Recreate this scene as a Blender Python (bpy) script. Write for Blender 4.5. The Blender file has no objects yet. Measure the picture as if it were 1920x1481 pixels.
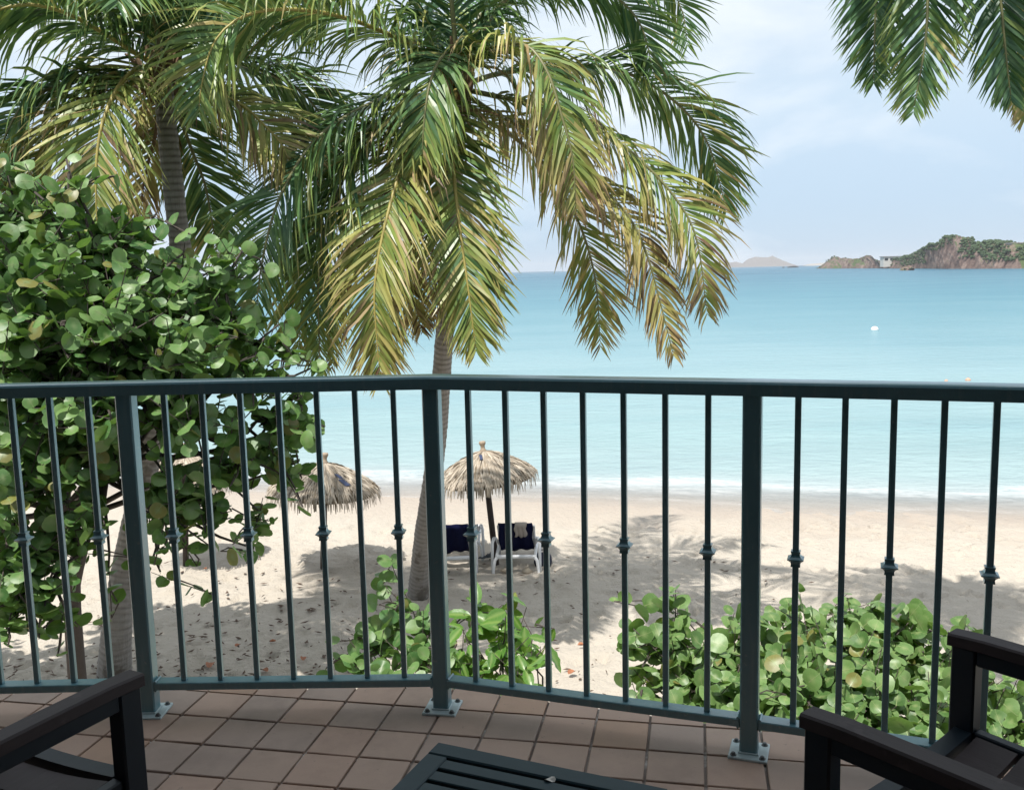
import bpy, math, random
import numpy as np
from mathutils import Vector, Matrix, noise as mnoise

# ------------------------------------------------------------------ camera, sky, sun
SC = bpy.context.scene
COL = SC.collection
H = 4.8                       # eye above the sand
FZ = H - 1.384                # balcony floor level
F, CX, CY = 1740.0, 960.0, 740.5
PT, RL = math.radians(7.56), math.radians(1.35)
EYE = np.array([0, 0, H])
FWD = np.array([0, math.cos(PT), -math.sin(PT)])
U0 = np.array([0, math.sin(PT), math.cos(PT)])
R0 = np.array([1.0, 0, 0])
RIGHT = math.cos(RL) * R0 - math.sin(RL) * U0
UP = math.sin(RL) * R0 + math.cos(RL) * U0

cam_d = bpy.data.cameras.new("camera")
cam = bpy.data.objects.new("camera", cam_d)
COL.objects.link(cam)
cam_d.sensor_width = 36.0
cam_d.lens = 36.0 * F / 1920.0
cam_d.clip_start = 0.05
cam_d.clip_end = 40000
m = Matrix.Identity(4)
for i in range(3):
    m[i][0], m[i][1], m[i][2], m[i][3] = RIGHT[i], UP[i], -FWD[i], EYE[i]
cam.matrix_world = m
SC.camera = cam

SUN_TRAVEL = Vector((0.22, 0.385, -0.90)).normalized()
SUN_EL = math.asin(-SUN_TRAVEL.z)
SUN_AZ = math.atan2(-SUN_TRAVEL.x, -SUN_TRAVEL.y)      # clockwise from +Y
sl = bpy.data.lights.new("sun", "SUN")
sl.energy = 5.0
sl.angle = math.radians(0.6)
sl.color = (1.0, 0.96, 0.905)
sun = bpy.data.objects.new("sun", sl)
COL.objects.link(sun)
sun.rotation_euler = SUN_TRAVEL.to_track_quat("-Z", "Y").to_euler()

W = bpy.data.worlds.new("World")
SC.world = W
W.use_nodes = True
wn, wl = W.node_tree.nodes, W.node_tree.links
wn.clear()
wo = wn.new("ShaderNodeOutputWorld")
bg = wn.new("ShaderNodeBackground")
bg.inputs[1].default_value = 0.10
sky = wn.new("ShaderNodeTexSky")
sky.sky_type = "NISHITA"
sky.sun_disc = False
sky.sun_elevation = SUN_EL
sky.sun_rotation = SUN_AZ
sky.air_density = 1.0
sky.dust_density = 0.6
sky.ozone_density = 2.0
tc = wn.new("ShaderNodeTexCoord")
mp = wn.new("ShaderNodeMapping")
mp.inputs["Scale"].default_value = (1.0, 1.0, 2.3)
mp.inputs["Location"].default_value = (0.9, 0.1, 0.0)
wl.new(tc.outputs["Generated"], mp.inputs["Vector"])
n1 = wn.new("ShaderNodeTexNoise")
n1.inputs["Scale"].default_value = 3.2
n1.inputs["Detail"].default_value = 9.0
n1.inputs["Roughness"].default_value = 0.56
n1.inputs["Distortion"].default_value = 0.25
wl.new(mp.outputs[0], n1.inputs["Vector"])
cr = wn.new("ShaderNodeValToRGB")
cr.color_ramp.elements[0].position = 0.50
cr.color_ramp.elements[0].color = (0, 0, 0, 1)
cr.color_ramp.elements[1].position = 0.70
cr.color_ramp.elements[1].color = (1, 1, 1, 1)
wl.new(n1.outputs[0], cr.inputs[0])
# a thin high veil everywhere, denser cumulus where the noise says so
mul = wn.new("ShaderNodeMath"); mul.operation = "MULTIPLY_ADD"
mul.inputs[1].default_value = 0.78
mul.inputs[2].default_value = 0.0
wl.new(cr.outputs[0], mul.inputs[0])
mx = wn.new("ShaderNodeMixRGB")
mx.inputs[2].default_value = (8.0, 8.5, 9.0, 1)
sz = wn.new("ShaderNodeSeparateXYZ")
wl.new(tc.outputs["Generated"], sz.inputs[0])
vr = wn.new("ShaderNodeValToRGB")              # humid veil: lavender blue at the horizon, paler above it, brightened higher up, above the view, to add fill
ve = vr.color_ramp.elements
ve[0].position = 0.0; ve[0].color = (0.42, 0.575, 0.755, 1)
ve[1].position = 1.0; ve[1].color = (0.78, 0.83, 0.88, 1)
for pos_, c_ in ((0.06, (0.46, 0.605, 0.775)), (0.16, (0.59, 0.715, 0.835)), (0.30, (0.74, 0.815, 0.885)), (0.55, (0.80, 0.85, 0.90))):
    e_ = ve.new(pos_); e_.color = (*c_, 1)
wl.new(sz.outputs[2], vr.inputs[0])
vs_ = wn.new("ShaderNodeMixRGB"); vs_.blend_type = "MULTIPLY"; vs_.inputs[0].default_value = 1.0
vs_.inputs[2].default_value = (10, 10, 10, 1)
wl.new(vr.outputs[0], vs_.inputs[1])
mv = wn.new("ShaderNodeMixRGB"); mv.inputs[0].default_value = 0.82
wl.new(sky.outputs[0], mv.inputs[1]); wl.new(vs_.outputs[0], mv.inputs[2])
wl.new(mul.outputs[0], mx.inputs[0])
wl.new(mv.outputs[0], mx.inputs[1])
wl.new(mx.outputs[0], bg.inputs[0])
wl.new(bg.outputs[0], wo.inputs[0])

SC.view_settings.view_transform = "Standard"
SC.view_settings.look = "None"
SC.view_settings.gamma = 1.0
SC.view_settings.exposure = 0.30
SC.view_settings.use_curve_mapping = False
SC.render.engine = "CYCLES"
cy = SC.cycles
cy.use_denoising = True
cy.max_bounces = 7
cy.diffuse_bounces = 3
cy.glossy_bounces = 3
cy.transmission_bounces = 4
cy.transparent_max_bounces = 8
cy.volume_bounces = 0
cy.caustics_reflective = False
cy.caustics_refractive = False


def ray(x, y):
    return FWD + (x - CX) / F * RIGHT - (y - CY) / F * UP


def at(x, y, Y):              # the point of the place seen at a pixel of the photograph, Y metres out
    d = ray(x, y)
    return EYE + d * (Y / d[1])


def on_z(x, y, z=0.0):
    d = ray(x, y)
    return EYE + d * ((z - H) / d[2])


def project(P):
    v = np.asarray(P) - EYE
    z = v @ FWD
    return CX + F * (v @ RIGHT) / z, CY - F * (v @ UP) / z


# ------------------------------------------------------------------ helpers
class MB:
    def __init__(s):
        s.v, s.f, s.c, s.uv = [], [], [], []
        s.mi = []

    def add(s, verts, faces, col=None, mi=0):
        b = len(s.v)
        s.v.extend([tuple(float(q) for q in p) for p in verts])
        s.f.extend([tuple(i + b for i in f) for f in faces])
        s.mi.extend([mi] * len(faces))
        if col is None:
            col = [(0, 0, 0)] * len(verts)
        s.c.extend(col)

    def box(s, c, size, rot=None, bev=0.0, col=None, mi=0):
        hx, hy, hz = size[0] / 2, size[1] / 2, size[2] / 2
        if bev <= 0:
            vs = [(x * hx, y * hy, z * hz) for z in (-1, 1) for y in (-1, 1) for x in (-1, 1)]
            fs = [(0, 2, 3, 1), (4, 5, 7, 6), (0, 1, 5, 4), (2, 6, 7, 3), (0, 4, 6, 2), (1, 3, 7, 5)]
        else:
            b = bev
            vs, fs = [], []
            idx = {}
            for sx in (-1, 1):
                for sy in (-1, 1):
                    for sz in (-1, 1):
                        for ax in range(3):
                            p = [sx * (hx - b), sy * (hy - b), sz * (hz - b)]
                            p[ax] = (sx * hx, sy * hy, sz * hz)[ax]
                            idx[(sx, sy, sz, ax)] = len(vs)
                            vs.append(tuple(p))
            for ax in range(3):
                a, d = [(1, 2), (2, 0), (0, 1)][ax]
                for sg in (-1, 1):
                    q = []
                    for (i, j) in ((-1, -1), (1, -1), (1, 1), (-1, 1)):
                        k = [0, 0, 0]; k[ax] = sg; k[a] = i; k[d] = j
                        q.append(idx[(k[0], k[1], k[2], ax)])
                    fs.append(tuple(q if sg > 0 else q[::-1]))
            for ax in range(3):                       # edges along ax
                a, d = [(1, 2), (2, 0), (0, 1)][ax]
                for i in (-1, 1):
                    for j in (-1, 1):
                        def K(t, w):
                            k = [0, 0, 0]; k[ax] = t; k[a] = i; k[d] = j
                            return idx[(k[0], k[1], k[2], w)]
                        q = (K(-1, a), K(1, a), K(1, d), K(-1, d))
                        fs.append(q if i * j < 0 else q[::-1])
            for sx in (-1, 1):
                for sy in (-1, 1):
                    for sz in (-1, 1):
                        q = tuple(idx[(sx, sy, sz, ax)] for ax in range(3))
                        fs.append(q if sx * sy * sz > 0 else q[::-1])
        c = np.array(c, float)
        if rot is not None:
            vs = [c + np.array(rot @ Vector(p)) for p in vs]
        else:
            vs = [c + np.array(p) for p in vs]
        s.add(vs, fs, None if col is None else [col] * len(vs), mi)

    def bar(s, a, b, w, h, bev=0.0, up=(0, 0, 1)):     # box from a to b, w across, h along up
        a, b = Vector(a), Vector(b)
        d = b - a
        L = d.length
        y = d.normalized()
        u = Vector(up)
        x = y.cross(u)
        if x.length < 1e-5:
            x = y.cross(Vector((1, 0, 0)))
        x.normalize()
        z = x.cross(y)
        R = Matrix((x, y, z)).transposed()
        s.box((a + b) / 2, (w, L, h), R, bev)

    def tube(s, pts, radii, n=8, cap=True, col=None):
        pts = [Vector(p) for p in pts]
        ref = None
        vs, fs = [], []
        for i, p in enumerate(pts):
            t = (pts[min(i + 1, len(pts) - 1)] - pts[max(i - 1, 0)]).normalized()
            if ref is None:
                ref = Vector((1, 0, 0)) if abs(t.x) < 0.9 else Vector((0, 1, 0))
            x = (ref - t * ref.dot(t)).normalized()
            ref = x
            y = t.cross(x)
            r = radii[i] if hasattr(radii, "__len__") else radii
            for k in range(n):
                a = 2 * math.pi * k / n
                vs.append(p + x * (math.cos(a) * r) + y * (math.sin(a) * r))
        for i in range(len(pts) - 1):
            for k in range(n):
                k2 = (k + 1) % n
                fs.append((i * n + k, i * n + k2, (i + 1) * n + k2, (i + 1) * n + k))
        if cap:
            fs.append(tuple(range(n))[::-1])
            fs.append(tuple((len(pts) - 1) * n + k for k in range(n)))
        s.add(vs, fs, None if col is None else [col] * len(vs))

    def lathe(s, prof, c=(0, 0, 0), n=16, square=False):
        vs, fs = [], []
        for r, z in prof:
            for k in range(n):
                a = 2 * math.pi * (k + (0.5 if square else 0)) / n
                q = r * (math.sqrt(2) if square else 1)
                vs.append((c[0] + q * math.cos(a), c[1] + q * math.sin(a), c[2] + z))
        for i in range(len(prof) - 1):
            for k in range(n):
                k2 = (k + 1) % n
                fs.append((i * n + k, i * n + k2, (i + 1) * n + k2, (i + 1) * n + k))
        fs.append(tuple(range(n))[::-1])
        fs.append(tuple((len(prof) - 1) * n + k for k in range(n)))
        s.add(vs, fs)

    def mesh(s, name, mat, smooth=False, off=(0, 0, 0)):
        me = bpy.data.meshes.new(name)
        v = np.array(s.v, dtype=np.float64).reshape(-1, 3) - np.array(off)
        me.from_pydata(v.tolist(), [], s.f)
        if any(c != (0, 0, 0) for c in s.c[:2000]):
            ca = me.color_attributes.new("mask", "FLOAT_COLOR", "POINT")
            arr = np.ones((len(s.v), 4), dtype=np.float32)
            arr[:, :3] = np.array(s.c, dtype=np.float32)
            ca.data.foreach_set("color", arr.ravel())
        if s.uv:
            vi = np.empty(len(me.loops), dtype=np.int32); me.loops.foreach_get("vertex_index", vi)
            ul = me.uv_layers.new(name="UVMap")
            ul.data.foreach_set("uv", np.array(s.uv, dtype=np.float32)[vi].ravel())
        mats = mat if isinstance(mat, (list, tuple)) else [mat]
        for q in mats:
            me.materials.append(q)
        if len(mats) > 1:
            me.polygons.foreach_set("material_index", s.mi)
        if smooth:
            me.polygons.foreach_set("use_smooth", [True] * len(me.polygons))
        me.update()
        return me


ORI = {}                       # world origin of unrotated things (their parts are modelled in world coordinates)


def tag(o, label=None, cat=None, group=None, kind=None):
    if label: o["label"] = label
    if cat: o["category"] = cat
    if group: o["group"] = group
    if kind: o["kind"] = kind
    return o


def thing(name, label, cat, loc, rotz=0.0, group=None):
    o = bpy.data.objects.new(name, None)
    o.empty_display_size = 0.2
    COL.objects.link(o)
    o.location = loc
    o.rotation_euler = (0, 0, rotz)
    ORI[o.name] = np.array(loc, float)
    return tag(o, label, cat, group)


def part(name, mb, mat, parent=None, smooth=False, local=False, kind=None, label=None):
    off = (0, 0, 0) if (local or parent is None) else ORI[parent.name]
    o = bpy.data.objects.new(name, mb.mesh(name, mat, smooth, off))
    COL.objects.link(o)
    if parent is not None:
        o.parent = parent
        ORI[o.name] = np.array(off, float)
    if kind: o["kind"] = kind
    if label: o["label"] = label
    return o


def solo(name, mb, mat, label, cat, group=None, smooth=False, loc=None):
    off = np.array(loc if loc is not None else (0, 0, 0), float)
    o = bpy.data.objects.new(name, mb.mesh(name, mat, smooth, off))
    COL.objects.link(o)
    o.location = off
    ORI[o.name] = off
    return tag(o, label, cat, group)


def struct(name, mb, mat, smooth=False):
    o = bpy.data.objects.new(name, mb.mesh(name, mat, smooth))
    COL.objects.link(o)
    o["kind"] = "structure"
    ORI[o.name] = np.zeros(3)
    return o


# ------------------------------------------------------------------ materials
class NT:
    def __init__(s, name):
        s.m = bpy.data.materials.new(name)
        s.m.use_nodes = True
        s.t = s.m.node_tree
        s.t.nodes.clear()
        s.out = s.n("ShaderNodeOutputMaterial")

    def n(s, typ, **kw):
        q = s.t.nodes.new(typ)
        for k, v in kw.items():
            if k.startswith("i_"):
                key = k[2:]
                q.inputs[int(key) if key.isdigit() else key.replace("_", " ")].default_value = v
            else:
                setattr(q, k, v)
        return q

    def l(s, a, b):
        s.t.links.new(a, b)

    def ramp(s, fac, stops):
        r = s.n("ShaderNodeValToRGB")
        e = r.color_ramp.elements
        while len(e) < len(stops):
            e.new(0.5)
        for i, (p, c) in enumerate(stops):
            e[i].position = p
            e[i].color = (*c, 1) if len(c) == 3 else c
        s.l(fac, r.inputs[0])
        return r.outputs[0]

    def noise(s, scale, detail=4, rough=0.55, vec=None, dist=0.0):
        q = s.n("ShaderNodeTexNoise")
        q.inputs["Scale"].default_value = scale
        q.inputs["Detail"].default_value = detail
        q.inputs["Roughness"].default_value = rough
        q.inputs["Distortion"].default_value = dist
        if vec is not None:
            s.l(vec, q.inputs["Vector"])
        return q.outputs[0]

    def mix(s, fac, a, b, typ="MIX"):
        q = s.n("ShaderNodeMixRGB", blend_type=typ)
        for i, v in enumerate((fac, a, b)):
            if hasattr(v, "is_linked"):
                s.l(v, q.inputs[i])
            elif i == 0:
                q.inputs[0].default_value = v
            else:
                q.inputs[i].default_value = (*v, 1)
        return q.outputs[0]

    def math(s, op, a, b=None, c=None, clamp=False):
        q = s.n("ShaderNodeMath", operation=op)
        q.use_clamp = clamp
        for i, v in enumerate((a, b, c)):
            if v is None: continue
            if hasattr(v, "is_linked"): s.l(v, q.inputs[i])
            else: q.inputs[i].default_value = v
        return q.outputs[0]

    def bump(s, h, strength=0.3, dist=0.02, normal=None):
        q = s.n("ShaderNodeBump")
        q.inputs["Strength"].default_value = strength
        q.inputs["Distance"].default_value = dist
        s.l(h, q.inputs["Height"])
        if normal is not None: s.l(normal, q.inputs["Normal"])
        return q.outputs[0]

    def pbr(s, col, rough=0.5, normal=None, spec=0.5, metal=0.0, **kw):
        p = s.n("ShaderNodeBsdfPrincipled")
        if hasattr(col, "is_linked"): s.l(col, p.inputs["Base Color"])
        else: p.inputs["Base Color"].default_value = (*col, 1)
        if hasattr(rough, "is_linked"): s.l(rough, p.inputs["Roughness"])
        else: p.inputs["Roughness"].default_value = rough
        p.inputs["Specular IOR Level"].default_value = spec
        p.inputs["Metallic"].default_value = metal
        for k, v in kw.items():
            p.inputs[k.replace("_", " ")].default_value = v
        if normal is not None: s.l(normal, p.inputs["Normal"])
        return p.outputs[0]

    def done(s, sh):
        s.l(sh, s.out.inputs["Surface"])
        return s.m


def simple(name, col, rough=0.5, var=0.12, scale=20, bump=0.0, spec=0.5, bdist=0.003):
    t = NT(name)
    co = t.n("ShaderNodeTexCoord").outputs["Object"]
    nz = t.noise(scale, 5, 0.6, co)
    c = t.mix(nz, tuple(x * (1 - var) for x in col), tuple(min(1, x * (1 + var)) for x in col))
    nm = t.bump(nz, bump, bdist) if bump else None
    return t.done(t.pbr(c, rough, nm, spec))


# --- painted metal, tiles, chair resin
M_RAIL = None
def mk_rail():
    t = NT("rail_paint")
    co = t.n("ShaderNodeTexCoord").outputs["Object"]
    a = t.noise(14, 6, 0.6, co)
    b = t.noise(420, 2, 0.5, co)
    c = t.mix(a, (0.11, 0.255, 0.30), (0.145, 0.30, 0.345))
    sp = t.ramp(t.noise(55, 3, 0.6, co), [(0.66, (0, 0, 0)), (0.72, (1, 1, 1))])
    c = t.mix(t.math("MULTIPLY", sp, 0.35), c, (0.40, 0.47, 0.47))
    rust = t.ramp(t.noise(31, 5, 0.7, co), [(0.70, (0, 0, 0)), (0.74, (0.8, 0.8, 0.8))])
    c = t.mix(rust, c, (0.17, 0.095, 0.055))
    drip = t.n("ShaderNodeMapping"); drip.inputs["Scale"].default_value = (60, 60, 5); t.l(co, drip.inputs[0])
    salt = t.ramp(t.noise(1.0, 4, 0.65, drip.outputs[0]), [(0.52, (0, 0, 0)), (0.75, (0.35, 0.35, 0.35))])
    c = t.mix(salt, c, (0.30, 0.40, 0.42))
    r = t.math("MULTIPLY_ADD", a, 0.15, 0.24)
    return t.done(t.pbr(c, r, t.bump(b, 0.12, 0.001), 0.8, Coat_Weight=0.5, Coat_Roughness=0.2))
M_RAIL = mk_rail()


def mk_tile(name, base):
    t = NT(name)
    co = t.n("ShaderNodeTexCoord").outputs["Object"]
    oi = t.n("ShaderNodeObjectInfo")
    off = t.n("ShaderNodeVectorMath", operation="ADD")
    t.l(co, off.inputs[0])
    sc = t.n("ShaderNodeVectorMath", operation="SCALE")
    t.l(oi.outputs["Location"], sc.inputs[0]); sc.inputs["Scale"].default_value = 7.3
    t.l(sc.outputs[0], off.inputs[1])
    a = t.noise(9, 6, 0.65, off.outputs[0])
    b = t.noise(160, 3, 0.6, off.outputs[0])
    c = t.mix(a, tuple(x * 0.82 for x in base), tuple(x * 1.15 for x in base))
    c = t.mix(t.math("MULTIPLY", b, 0.35), c, (0.40, 0.30, 0.245))
    wp = t.n("ShaderNodeNewGeometry").outputs["Position"]
    dirt = t.ramp(t.noise(3.3, 6, 0.68, wp), [(0.46, (0, 0, 0)), (0.66, (0.55, 0.55, 0.55))])
    c = t.mix(dirt, c, tuple(x * 0.62 for x in base))
    grit = t.ramp(t.noise(38, 4, 0.7, wp), [(0.66, (0, 0, 0)), (0.70, (0.6, 0.6, 0.6))])
    c = t.mix(grit, c, (0.22, 0.18, 0.15))
    r = t.math("MULTIPLY_ADD", a, 0.25, 0.42)
    return t.done(t.pbr(c, r, t.bump(b, 0.15, 0.002), 0.4))
TILES = [mk_tile("terracotta_tile_a", (0.50, 0.345, 0.265)), mk_tile("terracotta_tile_b", (0.48, 0.345, 0.27)),
         mk_tile("terracotta_tile_c", (0.48, 0.31, 0.215)), mk_tile("terracotta_tile_d", (0.41, 0.31, 0.255))]


def mk_grout():
    t = NT("grout")
    co = t.n("ShaderNodeTexCoord").outputs["Object"]
    a = t.noise(5, 5, 0.6, co)
    c = t.ramp(a, [(0.38, (0.20, 0.17, 0.15)), (0.55, (0.32, 0.28, 0.25)), (0.62, (0.7, 0.69, 0.66))])
    return t.done(t.pbr(c, 0.9, t.bump(t.noise(200, 3, 0.6, co), 0.4, 0.003)))
M_GROUT = mk_grout()


def mk_wood(name, c1, c2, rough=0.55):
    t = NT(name)
    co = t.n("ShaderNodeTexCoord").outputs["Object"]
    mp_ = t.n("ShaderNodeMapping")
    mp_.inputs["Scale"].default_value = (14, 2.2, 14)
    t.l(co, mp_.inputs["Vector"])
    g = t.noise(6, 7, 0.65, mp_.outputs[0], 0.4)
    blot = t.ramp(t.noise(16, 4, 0.6, co), [(0.62, (0, 0, 0)), (0.70, (1, 1, 1))])
    c = t.mix(g, c1, c2)
    c = t.mix(t.math("MULTIPLY", blot, 0.25), c, tuple(min(1, x * 2.2) for x in c2))
    return t.done(t.pbr(c, rough, t.bump(g, 0.25, 0.002), 0.35))
M_RESIN = mk_wood("brown_resin_wood", (0.036, 0.028, 0.030), (0.065, 0.050, 0.052))
M_FRAME = simple("dark_frame_metal", (0.010, 0.020, 0.030), 0.42, 0.2, 30, 0.1, 0.4)
M_TABLE = simple("dark_table_metal", (0.018, 0.048, 0.062), 0.45, 0.2, 30, 0.1, 0.4)
M_BOLT = simple("bolt_metal", (0.11, 0.12, 0.12), 0.35, 0.2, 60, 0, 0.6)
M_PLATE = simple("painted_plate", (0.52, 0.62, 0.63), 0.4, 0.14, 40, 0.1)
M_PETAL = simple("petal", (0.75, 0.72, 0.66), 0.6)
M_WALL = simple("stucco_wall", (0.045, 0.05, 0.052), 0.9, 0.1, 8, 0.2)
M_CEIL = simple("ceiling_paint", (0.05, 0.06, 0.065), 0.9, 0.06, 8)
M_GLASS = simple("dark_door_glass", (0.02, 0.025, 0.03), 0.08)


def mk_sand():
    t = NT("beach_sand")
    geo = t.n("ShaderNodeNewGeometry").outputs["Position"]
    sx = t.n("ShaderNodeSeparateXYZ"); t.l(geo, sx.inputs[0])
    a = t.noise(0.9, 6, 0.6, geo)
    b = t.noise(260, 2, 0.6, geo)
    c0 = t.mix(a, (0.42, 0.380, 0.318), (0.50, 0.456, 0.390))
    c0 = t.mix(t.math("MULTIPLY", b, 0.2), c0, (0.42, 0.34, 0.26))
    # bits of husk and leaf litter, more towards the houses
    vo = t.n("ShaderNodeTexVoronoi"); vo.inputs["Scale"].default_value = 9.0; vo.inputs["Randomness"].default_value = 1
    t.l(geo, vo.inputs["Vector"])
    spk = t.ramp(vo.outputs["Distance"], [(0.07, (1, 1, 1)), (0.12, (0, 0, 0))])
    rnd = t.n("ShaderNodeSeparateColor"); t.l(vo.outputs["Color"], rnd.inputs[0])
    keep = t.math("GREATER_THAN", rnd.outputs[0], 0.55)
    nearf = t.n("ShaderNodeMapRange"); nearf.inputs[1].default_value = 18; nearf.inputs[2].default_value = 11
    t.l(sx.outputs[1], nearf.inputs[0])
    c0 = t.mix(t.math("MULTIPLY", t.math("MULTIPLY", spk, keep), nearf.outputs[0]), c0, (0.10, 0.065, 0.04))
    # wet band by the water: height decides
    wn_ = t.math("MULTIPLY_ADD", t.noise(0.7, 4, 0.6, geo), 0.10, sx.outputs[2])
    wet = t.ramp(t.n("ShaderNodeMapRange").outputs[0], [(0, (0, 0, 0)), (1, (1, 1, 1))])
    mr = wet.node.inputs[0].links[0].from_node
    mr.inputs[1].default_value = -0.10; mr.inputs[2].default_value = -0.30
    t.l(wn_, mr.inputs[0])
    c = t.mix(t.math("MULTIPLY", wet, 0.75), c0, (0.38, 0.315, 0.255))
    r = t.math("MULTIPLY_ADD", wet, -0.45, 0.92)
    h1 = t.noise(7.0, 6, 0.62, geo)
    h2 = t.noise(60, 3, 0.6, geo)
    nm = t.bump(h1, 0.8, 0.09)
    nm = t.bump(h2, 0.3, 0.008, nm)
    return t.done(t.pbr(c, r, nm, 0.3))
M_SAND = mk_sand()

SH_A, SH_B = 20.5, -0.228      # shoreline y = A + B x
WATER_Z = -0.35


def mk_sea():
    t = NT("sea_water")
    geo = t.n("ShaderNodeNewGeometry").outputs["Position"]
    sx = t.n("ShaderNodeSeparateXYZ"); t.l(geo, sx.inputs[0])
    d = t.math("ADD", t.math("MULTIPLY_ADD", sx.outputs[0], -SH_B, sx.outputs[1]), -SH_A)   # metres off the shore
    wob = t.noise(0.05, 4, 0.6, geo)
    dd = t.math("MULTIPLY", d, t.math("MULTIPLY_ADD", wob, 0.9, 0.55))
    lg = t.math("LOGARITHM", t.math("MAXIMUM", t.math("ADD", dd, 1.0), 1.0), 10.0)
    fac = t.math("DIVIDE", lg, 4.0)
    col = t.ramp(fac, [(0.0, (0.48, 0.47, 0.45)), (0.10, (0.41, 0.44, 0.44)), (0.175, (0.285, 0.38, 0.385)), (0.26, (0.245, 0.365, 0.375)), (0.36, (0.235, 0.36, 0.385)),
                       (0.416, (0.180, 0.315, 0.355)), (0.474, (0.125, 0.265, 0.315)), (0.537, (0.080, 0.215, 0.275)),
                       (0.70, (0.040, 0.135, 0.205)), (1.0, (0.020, 0.10, 0.18))])
    # broad bands of bottom and cat's-paws of wind
    stv = t.n("ShaderNodeMapping"); stv.inputs["Scale"].default_value = (0.16, 1, 1); t.l(geo, stv.inputs[0])
    band = t.noise(0.10, 5, 0.6, stv.outputs[0])
    col = t.mix(t.ramp(band, [(0.48, (0, 0, 0)), (0.66, (0.42, 0.42, 0.42))]), col, (0.12, 0.255, 0.30))
    # foam: broken bands running along the shore
    fv = t.n("ShaderNodeCombineXYZ")
    t.l(t.math("MULTIPLY", sx.outputs[0], 0.45), fv.inputs[0]); t.l(d, fv.inputs[1])
    fn = t.noise(4.5, 9, 0.80, fv.outputs[0], 0.6)
    fl = t.noise(0.55, 3, 0.5, fv.outputs[0], 0.3)
    def bandf(c, w):
        q = t.math("ABSOLUTE", t.math("SUBTRACT", t.math("MULTIPLY_ADD", fl, 3.0, d), c + 1.5))
        return t.math("SUBTRACT", 1.0, t.math("DIVIDE", q, w), clamp=True)
    f = t.math("MAXIMUM", t.math("MULTIPLY", bandf(0.3, 1.2), 0.80), t.math("MULTIPLY", bandf(2.0, 3.0), 0.82))
    f = t.math("MAXIMUM", f, t.math("MULTIPLY", bandf(5.2, 1.2), 0.56))
    foam = t.ramp(t.math("ADD", t.math("MULTIPLY", f, 0.62), t.math("MULTIPLY", fn, 0.55)), [(0.66, (0, 0, 0)), (0.98, (1, 1, 1))])
    col = t.mix(t.math("MULTIPLY", foam, 0.85), col, (0.80, 0.82, 0.82))
    rv = t.n("ShaderNodeMapping"); rv.inputs["Scale"].default_value = (0.45, 1, 1); t.l(geo, rv.inputs[0])
    w1 = t.noise(2.2, 5, 0.6, rv.outputs[0], 0.4)
    w2 = t.noise(0.35, 4, 0.6, rv.outputs[0], 0.2)
    nm = t.bump(w1, 0.8, 0.16)
    nm = t.bump(w2, 0.35, 0.5, nm)
    dif = t.n("ShaderNodeBsdfDiffuse"); t.l(col, dif.inputs[0]); t.l(nm, dif.inputs["Normal"])
    gl = t.n("ShaderNodeBsdfGlossy"); gl.inputs["Roughness"].default_value = 0.16; t.l(nm, gl.inputs["Normal"])
    fr = t.n("ShaderNodeFresnel"); fr.inputs[0].default_value = 1.33; t.l(nm, fr.inputs["Normal"])
    ff = t.math("MULTIPLY", t.math("MINIMUM", fr.outputs[0], 0.33), t.math("SUBTRACT", 1.0, foam))
    ms = t.n("ShaderNodeMixShader"); t.l(ff, ms.inputs[0]); t.l(dif.outputs[0], ms.inputs[1]); t.l(gl.outputs[0], ms.inputs[2])
    # thin film running out over the sand
    tr = t.n("ShaderNodeBsdfTransparent")
    al = t.n("ShaderNodeMapRange"); al.inputs[1].default_value = -0.5; al.inputs[2].default_value = 2.6
    t.l(t.math("MULTIPLY_ADD", fl, 1.0, t.math("ADD", d, -0.5)), al.inputs[0])
    al2 = t.math("MAXIMUM", al.outputs[0], t.math("MULTIPLY", foam, 0.9))
    m2 = t.n("ShaderNodeMixShader"); t.l(al2, m2.inputs[0]); t.l(tr.outputs[0], m2.inputs[1]); t.l(ms.outputs[0], m2.inputs[2])
    return t.done(m2.outputs[0])
M_SEA = mk_sea()


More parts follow.
